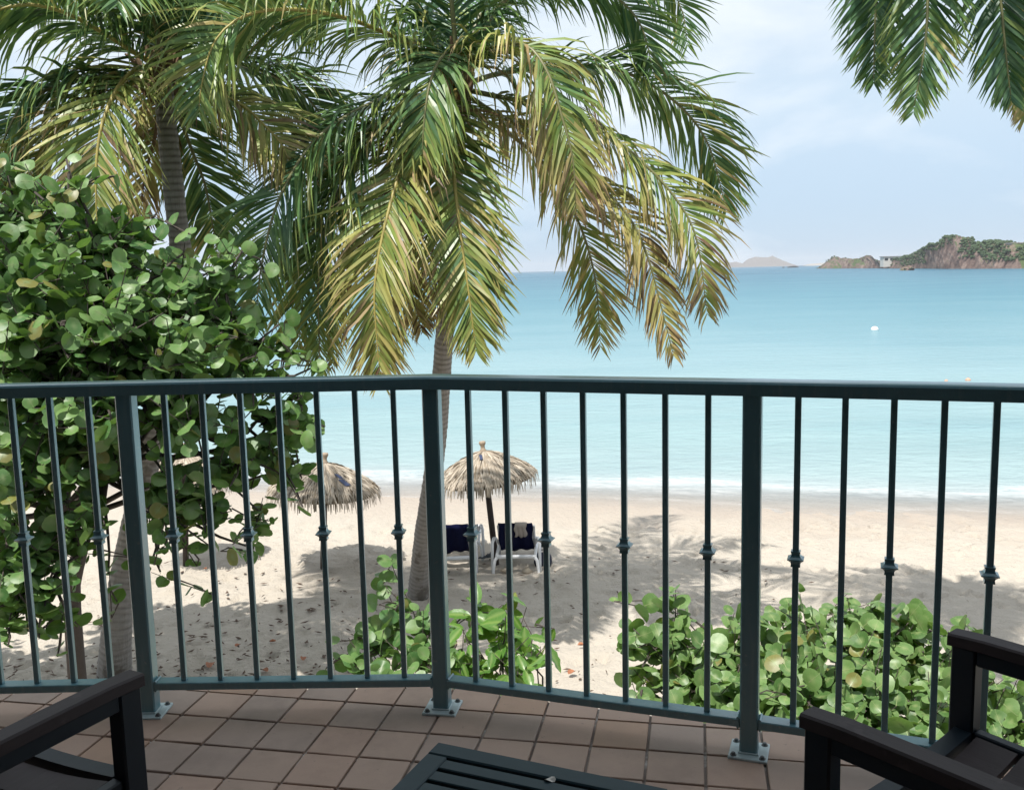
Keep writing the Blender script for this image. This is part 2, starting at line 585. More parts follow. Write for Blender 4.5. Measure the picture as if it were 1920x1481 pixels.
def mk_leaf(name, c1, c2, vein, trans=(0.16, 0.30, 0.04), rough=0.44, tfac=0.32, size=0.1):
    t = NT(name)
    co = t.n("ShaderNodeTexCoord").outputs["UV"]
    at_ = t.n("ShaderNodeAttribute"); at_.attribute_name = "mask"
    sep = t.n("ShaderNodeSeparateColor"); t.l(at_.outputs["Color"], sep.inputs[0])
    oi = t.n("ShaderNodeObjectInfo").outputs["Random"]
    rnd = t.math("FRACT", t.math("ADD", oi, sep.outputs[1]))
    geo = t.n("ShaderNodeNewGeometry").outputs["Position"]
    mott = t.noise(18, 5, 0.6, geo)
    c = t.mix(rnd, c1, c2)
    c = t.mix(t.math("MULTIPLY", mott, 0.45), c, tuple(x * 0.65 for x in c1))
    yel = t.math("GREATER_THAN", rnd, 0.965)
    c = t.mix(t.math("MULTIPLY", yel, 0.8), c, (0.22, 0.17, 0.04))
    xy = t.n("ShaderNodeSeparateXYZ"); t.l(co, xy.inputs[0])
    ax_ = t.math("ABSOLUTE", xy.outputs[0])
    ph_ = t.math("FRACT", t.math("MULTIPLY", t.math("MULTIPLY_ADD", ax_, -0.75, xy.outputs[1]), 2.9))
    vn = t.math("SUBTRACT", 1.0, t.math("MULTIPLY", t.math("ABSOLUTE", t.math("SUBTRACT", ph_, 0.5)), 11.0), clamp=True)
    vn = t.math("MULTIPLY", vn, t.math("SUBTRACT", 0.75, t.math("MULTIPLY", ax_, 0.6)))
    c = t.mix(t.math("MULTIPLY", vn, 0.55), c, vein)
    sp_ = t.ramp(t.noise(42, 3, 0.6, geo), [(0.68, (0, 0, 0)), (0.74, (0.7, 0.7, 0.7))])
    c = t.mix(sp_, c, (0.13, 0.085, 0.03))
    c = t.mix(sep.outputs[0], c, vein)
    p = t.pbr(c, rough, t.bump(mott, 0.15, 0.01), 0.6)
    tl = t.n("ShaderNodeBsdfTranslucent")
    tc_ = t.mix(rnd, trans, tuple(x * 0.7 for x in trans))
    t.l(tc_, tl.inputs[0])
    ms = t.n("ShaderNodeMixShader"); ms.inputs[0].default_value = tfac
    t.l(p, ms.inputs[1]); t.l(tl.outputs[0], ms.inputs[2])
    return t.done(ms.outputs[0])
M_GRAPE_TREE = mk_leaf("sea_grape_leaf_dark", (0.055, 0.16, 0.042), (0.235, 0.39, 0.115), (0.24, 0.32, 0.14))
M_GRAPE_BUSH = mk_leaf("sea_grape_leaf_fresh", (0.060, 0.150, 0.035), (0.24, 0.39, 0.125), (0.32, 0.40, 0.17), (0.22, 0.38, 0.06))
M_NONI = mk_leaf("broad_glossy_leaf", (0.07, 0.19, 0.03), (0.13, 0.28, 0.05), (0.24, 0.34, 0.10), (0.20, 0.38, 0.04), 0.24)
M_TWIG = simple("twig_bark", (0.075, 0.06, 0.052), 0.85, 0.3, 25, 0.3)
M_DEADLEAF = simple("dry_leaf", (0.33, 0.13, 0.06), 0.7, 0.35, 30, 0.3)


def mk_frond():
    t = NT("palm_leaflet")
    at_ = t.n("ShaderNodeAttribute"); at_.attribute_name = "mask"
    sep = t.n("ShaderNodeSeparateColor"); t.l(at_.outputs["Color"], sep.inputs[0])
    geo = t.n("ShaderNodeNewGeometry").outputs["Position"]
    nz = t.noise(6, 5, 0.65, geo)
    dry = t.math("ADD", sep.outputs[0], t.math("MULTIPLY_ADD", nz, 0.36, -0.18))
    c = t.ramp(dry, [(0.0, (0.036, 0.105, 0.055)), (0.24, (0.115, 0.225, 0.075)), (0.42, (0.245, 0.325, 0.075)),
                     (0.64, (0.45, 0.395, 0.13)), (0.80, (0.46, 0.325, 0.165)), (1.0, (0.14, 0.08, 0.05))])
    c = t.mix(t.math("MULTIPLY", sep.outputs[1], 0.6), c, t.mix(0.6, c, (0.05, 0.10, 0.03)))
    p = t.pbr(c, 0.36, None, 0.38)
    tl = t.n("ShaderNodeBsdfTranslucent")
    t.l(t.mix(0.6, c, t.mix(dry, (0.14, 0.24, 0.03), (0.34, 0.22, 0.07))), tl.inputs[0])
    ms = t.n("ShaderNodeMixShader"); ms.inputs[0].default_value = 0.22
    t.l(p, ms.inputs[1]); t.l(tl.outputs[0], ms.inputs[2])
    return t.done(ms.outputs[0])
M_FROND = mk_frond()
M_RACHIS = simple("palm_rachis", (0.36, 0.30, 0.085), 0.45, 0.25, 12)
M_RACHIS_DARK = simple("palm_rachis_green", (0.17, 0.17, 0.07), 0.45, 0.25, 12)


def mk_trunk():
    t = NT("palm_trunk_bark")
    co = t.n("ShaderNodeTexCoord").outputs["Object"]
    mp_ = t.n("ShaderNodeMapping"); mp_.inputs["Scale"].default_value = (1, 1, 3.0); t.l(co, mp_.inputs[0])
    a = t.noise(7, 6, 0.65, mp_.outputs[0])
    mp2 = t.n("ShaderNodeMapping"); mp2.inputs["Scale"].default_value = (9, 9, 1.0); t.l(co, mp2.inputs[0])
    b = t.noise(6, 5, 0.6, mp2.outputs[0])
    at_ = t.n("ShaderNodeAttribute"); at_.attribute_name = "mask"
    sep = t.n("ShaderNodeSeparateColor"); t.l(at_.outputs["Color"], sep.inputs[0])
    c = t.mix(a, (0.24, 0.225, 0.21), (0.47, 0.45, 0.425))
    c = t.mix(t.math("MULTIPLY", b, 0.5), c, (0.20, 0.17, 0.145))
    c = t.mix(sep.outputs[0], c, (0.10, 0.08, 0.065))
    stain = t.ramp(t.noise(2.2, 4, 0.6, co), [(0.58, (0, 0, 0)), (0.62, (0.7, 0.7, 0.7))])
    c = t.mix(stain, c, (0.13, 0.11, 0.09))
    return t.done(t.pbr(c, 0.9, t.bump(t.math("ADD", a, b), 0.5, 0.02), 0.2))
M_TRUNK = mk_trunk()
M_FIBRE = simple("palm_fibre", (0.16, 0.10, 0.055), 0.9, 0.4, 18, 0.5)


def mk_thatch():
    t = NT("thatch")
    at_ = t.n("ShaderNodeAttribute"); at_.attribute_name = "mask"
    sep = t.n("ShaderNodeSeparateColor"); t.l(at_.outputs["Color"], sep.inputs[0])
    c = t.ramp(sep.outputs[0], [(0, (0.24, 0.185, 0.125)), (0.5, (0.37, 0.315, 0.25)), (1, (0.54, 0.475, 0.385))])
    return t.done(t.pbr(c, 0.8, None, 0.2))
M_THATCH = mk_thatch()
M_THATCH_BASE = simple("thatch_under", (0.20, 0.15, 0.09), 0.9, 0.3, 20, 0.4)
M_POLE = simple("dark_pole", (0.045, 0.033, 0.028), 0.8, 0.3, 14, 0.3)
M_CLAY = simple("clay_cap", (0.34, 0.27, 0.20), 0.8)
M_PLASTIC = simple("white_plastic", (0.72, 0.73, 0.74), 0.4, 0.05)
M_NAVY = simple("navy_towel", (0.006, 0.008, 0.036), 0.95, 0.3, 60, 0.5, 0.1, 0.01)
M_GREYT = simple("grey_cloth", (0.40, 0.36, 0.33), 0.95, 0.2, 40, 0.3)
M_BAG = simple("navy_bag", (0.012, 0.014, 0.04), 0.8, 0.3, 30, 0.2)
M_SANDAL = simple("grey_rubber", (0.07, 0.085, 0.10), 0.7, 0.3)
M_STONE = simple("beach_stone", (0.42, 0.36, 0.28), 0.9, 0.2, 12, 0.4)
M_LITTER = simple("dark_litter", (0.10, 0.065, 0.045), 0.9, 0.5, 3)
M_CUP = simple("white_cup", (0.72, 0.72, 0.70), 0.5)
M_BUOY = simple("white_buoy", (0.78, 0.78, 0.76), 0.4, 0.08)
M_FLOAT = simple("orange_float", (0.62, 0.33, 0.22), 0.5)
M_PATCH = simple("blue_plastic_patch", (0.03, 0.045, 0.10), 0.45)


def mk_headland():
    t = NT("headland_rock")
    geo = t.n("ShaderNodeNewGeometry")
    a = t.noise(0.10, 8, 0.68, geo.outputs["Position"])
    b = t.noise(0.03, 4, 0.6, geo.outputs["Position"])
    c = t.ramp(a, [(0.30, (0.060, 0.043, 0.040)), (0.5, (0.17, 0.118, 0.10)), (0.68, (0.36, 0.27, 0.225))])
    c = t.mix(t.ramp(b, [(0.5, (0, 0, 0)), (0.62, (0.6, 0.6, 0.6))]), c, (0.27, 0.20, 0.165))
    sx = t.n("ShaderNodeSeparateXYZ"); t.l(geo.outputs["Normal"], sx.inputs[0])
    g = t.math("ADD", sx.outputs[2], t.math("MULTIPLY_ADD", t.noise(0.05, 5, 0.6, geo.outputs["Position"]), 1.5, -0.75))
    gm = t.ramp(g, [(0.58, (0, 0, 0)), (0.72, (1, 1, 1))])
    c = t.mix(gm, c, t.mix(a, (0.045, 0.075, 0.030), (0.11, 0.14, 0.06)))
    return t.done(t.pbr(c, 0.95, t.bump(a, 0.8, 3.0), 0.1))
M_HEAD = mk_headland()
M_SCRUB = simple("scrub_green", (0.045, 0.075, 0.032), 0.9, 0.5, 0.3)
M_ISLE = simple("far_island_slope", (0.15, 0.13, 0.115), 0.95, 0.35, 0.02)
M_ISLE2 = simple("far_low_island", (0.30, 0.27, 0.23), 0.95, 0.3, 0.02)
M_REEF = simple("reef_rock", (0.035, 0.04, 0.045), 0.8, 0.4, 0.3)
M_HOUSE = simple("pale_house_wall", (0.52, 0.50, 0.46), 0.9, 0.06, 0.4)
M_ROOF = simple("grey_roof", (0.30, 0.27, 0.25), 0.9, 0.1, 0.4)
M_DARKWIN = simple("dark_window", (0.03, 0.035, 0.04), 0.3)


# ------------------------------------------------------------------ sand, sea, far land
def fbm(x, y, z=0.0, o=4):
    s, a, f = 0.0, 1.0, 1.0
    for _ in range(o):
        s += a * mnoise.noise((x * f, y * f, z))
        a *= 0.5; f *= 2.03
    return s


def shore(x):
    return SH_A + SH_B * max(-60, min(60, x))


def sand_z(x, y):
    d = y - (shore(x) - 6.2)
    z = 0.0
    if d > 0:
        z -= 0.0565 * d * min(1, 0.35 + d / 6.0)
    return z


def build_sand():
    xs = sorted(set([round(v, 3) for v in list(np.arange(-8, 10.01, 0.075)) + list(np.arange(-110, -8, 3.0)) + list(np.arange(10, 110, 3.0))]))
    ys = sorted(set([round(v, 3) for v in list(np.arange(-16, 7.0, 1.0)) + list(np.arange(7.0, 17.5, 0.075)) + list(np.arange(17.5, 30, 0.3)) + list(np.arange(30, 52, 3.0))]))
    rng = random.Random(3)
    prints = [(rng.uniform(-7, 9), rng.uniform(8.5, 18.5), rng.uniform(0, 3.14), rng.uniform(0.10, 0.17)) for _ in range(900)]
    grid = {}
    for p in prints:
        grid.setdefault((int(p[0] // 0.5), int(p[1] // 0.5)), []).append(p)
    V = []
    for y in ys:
        for x in xs:
            z = sand_z(x, y)
            if -8.2 < x < 10.2 and 6.8 < y < 21:
                k = max(0, min(1, (20.5 - y) / 2.5))
                z += k * (0.045 * fbm(x * 0.8, y * 0.8, 0, 3) + 0.036 * fbm(x * 2.6, y * 3.6, 4, 4))
                ci, cj = int(x // 0.5), int(y // 0.5)
                for i in (-1, 0, 1):
                    for j in (-1, 0, 1):
                        for (px, py, a, r) in grid.get((ci + i, cj + j), ()):
                            dx, dy = x - px, y - py
                            u = dx * math.cos(a) + dy * math.sin(a)
                            w = (-dx * math.sin(a) + dy * math.cos(a)) * 1.8
                            q = (u * u + w * w) / (r * r)
                            if q < 4:
                                z += k * (-0.055 * math.exp(-q * 1.6) + 0.028 * math.exp(-(q - 1.9) ** 2 * 1.6))
            V.append((x, y, z))
    nx = len(xs)
    Fc = [(j * nx + i, j * nx + i + 1, (j + 1) * nx + i + 1, (j + 1) * nx + i) for j in range(len(ys) - 1) for i in range(nx - 1)]
    mb = MB(); mb.v = V; mb.f = Fc; mb.c = [(0, 0, 0)] * len(V); mb.mi = [0] * len(Fc)
    struct("beach_sand", mb, M_SAND, True)
build_sand()


def build_sea():
    ys = list(np.arange(-4, 30, 0.5)) + list(30 * np.exp(np.linspace(0.02, math.log(9000 / 30), 70)))
    mb = MB()
    V = []
    N = 121
    for d in ys:
        w = max(90, 1.25 * d + 40)
        for i in range(N):
            s = -1 + 2 * i / (N - 1)
            x = w * (0.35 * s + 0.65 * s ** 3)
            y = shore(x) + d
            z = WATER_Z
            if d < 120:
                z += 0.03 * math.sin(d * 1.15 + 0.6 * fbm(x * 0.05, d * 0.05) * 6) * min(1, max(0, (d + 1) / 6)) * (1 - d / 120 if d > 0 else 1)
            V.append((x, y, z))
    for j in range(len(ys) - 1):
        for i in range(N - 1):
            mb.f.append((j * N + i, j * N + i + 1, (j + 1) * N + i + 1, (j + 1) * N + i))
    mb.v = V; mb.c = [(0, 0, 0)] * len(V); mb.mi = [0] * len(mb.f)
    struct("sea", mb, M_SEA, True)
build_sea()


def hill(name, nodes, mat, depth, seed, nu=220, nv=26, rough=0.16, cliff=0.35):
    px = [n[0] for n in nodes]
    us = np.linspace(px[0], px[-1], nu)
    wy = np.interp(us, px, [n[1] for n in nodes])
    ry = np.interp(us, px, [n[2] for n in nodes])
    D = np.interp(us, px, [n[3] for n in nodes])
    mb = MB()
    tops = []
    for i in range(nu):
        p = at(us[i], wy[i], D[i])
        x0 = p[0]
        h = max(0.0, (wy[i] - ry[i]) / F * D[i] * 0.97)
        for j in range(nv):
            v = j / (nv - 1)
            prof = min(1.0, (v / cliff)) ** 0.8 if v < 0.72 else max(0, 1 - ((v - 0.72) / 0.28) ** 1.5)
            y = D[i] + depth * D[i] / D.max() * v
            x = x0 * (1 + 0.6 * (y - D[i]) / D[i])
            s = 10.0 / max(h, 3) * 0.12
            k = fbm(x * s * 0.22, y * s * 0.22, seed, 5)
            z = WATER_Z - 0.8 + (h + 0.8) * prof * (1 + rough * k) + (rough * 0.5 * h * (0 < v < 1) * fbm(x * s, y * s, seed + 9, 4))
            y2 = y + 0.25 * h * fbm(x * s * 0.6, v * 3, seed + 5, 4)
            mb.v.append((x, y2, z))
            if 0.15 < v < 0.8: tops.append((x, y2, z, v, us[i], h))
    for i in range(nu - 1):
        for j in range(nv - 1):
            mb.f.append((i * nv + j, (i + 1) * nv + j, (i + 1) * nv + j + 1, i * nv + j + 1))
    mb.c = [(0, 0, 0)] * len(mb.v); mb.mi = [0] * len(mb.f)
    return struct(name, mb, mat, False), tops


head, tops = hill("headland", [(1550, 501.5, 501, 1100), (1562, 502, 492, 1075), (1580, 503, 480, 1050), (1600, 503, 483, 1000), (1628, 503, 484, 950),
                               (1648, 502.5, 475, 900), (1660, 502.5, 488, 860), (1690, 503, 489, 800), (1712, 503, 482, 760), (1730, 503, 477, 730), (1750, 503.5, 467, 690),
                               (1772, 504, 452, 650), (1800, 504, 442, 620), (1830, 504, 446, 600), (1870, 503.5, 453, 570),
                               (1920, 503, 451, 540), (2000, 503, 447, 520), (2250, 500, 440, 500)], M_HEAD, 120, 2.0, cliff=0.5)


def blob(mb, c, r, rng, sub=1, flat=0.8):
    # an uneven little crown: jittered octahedral ball
    vs = []
    n1_, n2_ = 7, 5
    for j in range(n2_):
        th = math.pi * (j + 0.5) / n2_
        for i in range(n1_):
            ph = 2 * math.pi * (i + 0.5 * (j % 2)) / n1_
            k = r * rng.uniform(0.65, 1.2)
            vs.append((c[0] + k * math.sin(th) * math.cos(ph), c[1] + k * math.sin(th) * math.sin(ph), c[2] + k * flat * math.cos(th)))
    fs = []
    for j in range(n2_ - 1):
        for i in range(n1_):
            i2 = (i + 1) % n1_
            fs.append((j * n1_ + i, (j + 1) * n1_ + i, (j + 1) * n1_ + i2, j * n1_ + i2))
    fs.append(tuple(range(n1_))); fs.append(tuple((n2_ - 1) * n1_ + i for i in range(n1_))[::-1])
    mb.add(vs, fs)


def build_scrub():
    rng = random.Random(8)
    mb = MB()
    for k in range(5200):
        x, y, z, v, u, h = rng.choice(tops)
        if u < 1700 and rng.random() < 0.72: continue
        if v < 0.34 and fbm(x * 0.035, z * 0.06, 21, 3) < (0.12 if u > 1760 else 0.3): continue
        if 1745 < u < 1790 and v < 0.4: continue
        if fbm(x * 0.02, y * 0.02, 3, 3) < -0.12: continue
        r = rng.uniform(0.45, 1.35) * (0.8 if u < 1700 else 1)
        blob(mb, (x + rng.uniform(-2, 2), y, z + 0.35 * r), r, rng)
    o = part("scrub", mb, M_SCRUB, None)
    tag(o, "dark green scrub covering the rocky headland", "scrub", None, "stuff")
build_scrub()

hill("far_island", [(1370, 497.5, 497, 5000), (1380, 497.5, 488, 5000), (1392, 497.3, 486, 5000), (1408, 497.3, 491, 5000), (1418, 497, 481, 5000), (1432, 497, 477, 5000),
                    (1452, 496.5, 478, 5000), (1463, 496, 475, 5000), (1475, 496, 481, 5000), (1490, 496, 488, 5000), (1503, 495.5, 494, 5000), (1506, 495.5, 495.5, 5000)], M_ISLE, 700, 6.0, 110, 16, 0.08, 0.5)
hill("far_low_shore", [(1515, 495.5, 495, 4200), (1528, 495, 491.5, 4200), (1545, 494.5, 490, 4200), (1560, 494.5, 489, 4200), (1600, 494.5, 489, 4200), (1700, 492, 488, 4200)], M_ISLE2, 300, 7.0, 60, 10, 0.05, 0.5)


def rock(name, px, py, w_px, h_px, D, label, seed, mat):
    rng = random.Random(seed)
    c = at(px, py, D)
    s = D / F
    mb = MB()
    nu, nv = 14, 7
    for j in range(nv):
        th = (math.pi / 2) * j / (nv - 1)
        for i in range(nu):
            ph = 2 * math.pi * i / nu
            k = rng.uniform(0.72, 1.15)
            mb.v.append((c[0] + k * w_px * s / 2 * math.cos(ph) * math.cos(th), c[1] + k * w_px * s / 3 * math.sin(ph) * math.cos(th),
                         WATER_Z - 0.3 + k * h_px * s * math.sin(th)))
    for j in range(nv - 1):
        for i in range(nu):
            i2 = (i + 1) % nu
            mb.f.append((j * nu + i, j * nu + i2, (j + 1) * nu + i2, (j + 1) * nu + i))
    mb.c = [(0, 0, 0)] * len(mb.v); mb.mi = [0] * len(mb.f)
    solo(name, mb, mat, label, "rock", loc=(c[0], c[1], WATER_Z))
rock("reef_rock", 1487, 499, 24, 3.0, 1900, "long low black reef rock just off the hazy island", 3, M_REEF)
rock("reef_rock", 1469, 499, 5, 2.5, 1900, "tiny black rock left of the long low reef rock", 4, M_REEF)
rock("shore_boulder", 1701, 504, 27, 9, 600, "brown boulder standing in the water before the headland", 5, M_HEAD)


def house(px, py, w, dpt, h, D, label, wins):
    c = at(px, py, D)
    z0 = c[2]
    t = thing("house", label, "house", (c[0], c[1], z0))
    mb = MB(); mb.box((c[0], c[1], z0 + h / 2 - 2), (w, dpt, h + 4)); part("wall", mb, M_HOUSE, t)
    mb = MB(); mb.box((c[0], c[1], z0 + h + 0.25), (w + 1.4, dpt + 1.4, 0.5)); part("roof", mb, M_ROOF, t)
    for k in range(wins):
        x = c[0] - w / 2 + w * (k + 0.5) / wins
        mb = MB(); mb.box((x, c[1] - dpt / 2 - 0.02, z0 + h * 0.55), (w / wins * 0.62, 0.16, h * 0.42)); part("window", mb, M_DARKWIN, t)
house(1674, 492, 20, 8, 5.0, 850, "long pale house on the low neck of the headland", 4)
house(1905, 466, 9, 6, 3.0, 575, "small pale house high on the headland near the right edge", 2)


def buoy(name, px, py, r, D, mat, label, cone=False):
    c = at(px, py, D); c[2] = WATER_Z
    mb = MB()
    prof = [(0.01, -0.7 * r), (0.7 * r, -0.5 * r), (r, 0.05 * r), (0.93 * r, 0.45 * r), (0.65 * r, 0.8 * r), (0.3 * r, 0.98 * r), (0.02, 1.02 * r)]
    t = thing(name, label, "buoy", tuple(c))
    mb.lathe(prof, c, 16); part("float_body", mb, mat, t, True)
    mb = MB(); mb.tube([c + np.array([-0.12 * r, 0, r * 0.98]), c + np.array([-0.1 * r, 0, r * 1.25]), c + np.array([0.1 * r, 0, r * 1.25]), c + np.array([0.12 * r, 0, r * 0.98])], 0.04 * r, 5)
    part("lifting_eye", mb, M_BOLT, t)
buoy("mooring_buoy", 1640, 618, 0.29, 72, M_BUOY, "white round mooring buoy floating far out on the water")
buoy("marker_float", 1815, 714, 0.115, 40, M_FLOAT, "larger orange marker float just above the railing at the right")
buoy("marker_float", 1774, 715, 0.075, 40, M_FLOAT, "smaller orange marker float barely showing above the railing")

# ------------------------------------------------------------------ building, balcony floor
def build_house():
    t = thing("hotel_building", "stucco hotel front whose roof shades the tiled balcony", "building", (0, 1.0, 0))
    ev = [(-8.0, 2.0), (-3.08, 2.19), (-0.32, 2.20), (1.46, 1.57), (2.45, 1.0), (8.0, -1.5)]
    ring = ev + [(8.0, -4.6), (-8.0, -4.6)]
    n = len(ring)
    mb = MB(); mb.add([(x, y, FZ + 2.8) for x, y in ring] + [(x, y, FZ + 3.0) for x, y in ring],
                      [tuple(range(n))[::-1], tuple(range(n, 2 * n))] + [(i, (i + 1) % n, n + (i + 1) % n, n + i) for i in range(n)])
    part("ceiling", mb, M_CEIL, t)
    mb = MB()
    for p_, q_ in zip(ev[:-1], ev[1:]): mb.bar((p_[0], p_[1] + 0.045, FZ + 2.86), (q_[0], q_[1] + 0.045, FZ + 2.86), 0.08, 0.3)
    part("fascia", mb, M_CEIL, t)
    mb = MB(); mb.box((-4.6, -1.5, FZ + 1.4), (7.2, 0.25, 2.8)); mb.box((4.6, -1.5, FZ + 1.4), (7.2, 0.25, 2.8)); mb.box((0, -1.5, FZ + 2.5), (2.0, 0.25, 0.6)); part("rear_wall", mb, M_WALL, t)
    mb = MB(); mb.box((0, -1.5, FZ + 1.1), (1.96, 0.06, 2.2)); part("glass_door", mb, M_GLASS, t)
    mb = MB(); mb.box((-3.35, 0.60, FZ + 1.4), (0.2, 3.9, 2.78)); part("side_wall", mb, M_WALL, t)  # unseen side walls, brought in close to block side light
    mb = MB(); mb.box((2.75, -0.1, FZ + 1.4), (0.2, 2.5, 2.78)); part("side_wall", mb, M_WALL, t)
    mb = MB(); mb.box((0, 0.6, FZ / 2 - 0.3), (15, 3.0, FZ - 0.4)); part("lower_wall", mb, M_WALL, t)
build_house()

POSTS = [np.array(p) for p in ((-3.08, 2.78), (-2.137, 2.842), (-1.191, 2.840), (-0.246, 2.818), (0.656, 2.503), (1.545, 2.165), (2.36, 1.69))]
E1 = np.array([0.9807, -0.1954]); E2 = np.array([0.1954, 0.9807])
G0 = np.array([-0.439, 2.69]); PITCH = 0.1645


def edge_y(x):
    xs_ = [p[0] for p in POSTS]; ys_ = [p[1] for p in POSTS]
    return float(np.interp(x, xs_, ys_)) + 0.165


def build_floor():
    mb = MB()
    xs_ = [-3.08] + [p[0] for p in POSTS[1:]]
    top = [(x, edge_y(x), FZ - 0.006) for x in xs_]
    bot = [(2.36, -1.4, FZ - 0.006), (-3.08, -1.4, FZ - 0.006)]
    ring = top + bot
    n = len(ring)
    vs = ring + [(a, b, c - 0.22) for a, b, c in ring]
    fs = [tuple(range(n))[::-1], tuple(range(n, 2 * n))]
    for i in range(n):
        j = (i + 1) % n
        fs.append((i, j, n + j, n + i))
    mb.add(vs, fs)
    fl = struct("balcony_floor", mb, M_GROUT)
    rng = random.Random(12)
    meshes = []
    for k, mt in enumerate(TILES):
        q = MB(); q.box((0, 0, -0.003), (PITCH - 0.008, PITCH - 0.008, 0.012), None, 0.002)
        meshes.append(q.mesh("tile", mt))
    far = MB()
    ang = math.atan2(E1[1], E1[0])
    R3 = Matrix.Rotation(ang, 3, "Z")
    for j in range(-30, 6):
        for i in range(-24, 24):
            c = G0 + E1 * (i + 0.5) * PITCH + E2 * (j + 0.5) * PITCH
            if c[0] < -2.9 or c[0] > 2.2 or c[1] < -1.2: continue
            if c[1] - 0.15 > edge_y(c[0]): continue
            hw = (PITCH - 0.008) / 2
            quad = [c + E1 * a_ * hw + E2 * b_ * hw for a_, b_ in ((-1, -1), (1, -1), (1, 1), (-1, 1))]
            if any(q[1] > edge_y(q[0]) - 0.004 for q in quad):           # cut tile along the balcony edge
                for u_, v_ in zip(top[:-1], top[1:]):
                    A_, B_ = np.array(u_[:2]), np.array(v_[:2])
                    n_ = np.array([-(B_ - A_)[1], (B_ - A_)[0]]); n_ /= np.linalg.norm(n_)
                    sd = lambda q: (q - A_) @ n_ + 0.004
                    out_ = []
                    for k_ in range(len(quad)):
                        p_, q_ = quad[k_], quad[(k_ + 1) % len(quad)]
                        if sd(p_) <= 0: out_.append(p_)
                        if (sd(p_) <= 0) != (sd(q_) <= 0): out_.append(p_ + (q_ - p_) * (sd(p_) / (sd(p_) - sd(q_))))
                    quad = out_
                    if len(quad) < 3: break
                if len(quad) < 3: continue
                n_q = len(quad)
                q = MB()
                q.add([(v[0], v[1], FZ + 0.003) for v in quad] + [(v[0], v[1], FZ - 0.009) for v in quad],
                      [tuple(range(n_q)), tuple(range(n_q, 2 * n_q))[::-1]] + [(k_, n_q + k_, n_q + (k_ + 1) % n_q, (k_ + 1) % n_q) for k_ in range(n_q)])
                part("tile", q, TILES[rng.choices(range(4), (5, 4, 1.2, 3))[0]], fl, local=True)
                continue
            if c[1] > 1.72 and abs(c[0]) < 1.9:
                k = rng.choices(range(4), (5, 4, 1.2, 3))[0]
                o = bpy.data.objects.new("tile", meshes[k])
                COL.objects.link(o)
                o.parent = fl
                o.location = (c[0], c[1], FZ + rng.uniform(-0.0012, 0.0010))
                o.rotation_euler = (rng.gauss(0, 0.004), rng.gauss(0, 0.004), ang + rng.gauss(0, 0.004))
            else:
                far.box((c[0], c[1], FZ - 0.003), (PITCH - 0.011, PITCH - 0.011, 0.012), R3, 0.0)
    part("outer_tiles", far, TILES[0], fl, kind="stuff", local=True)
build_floor()


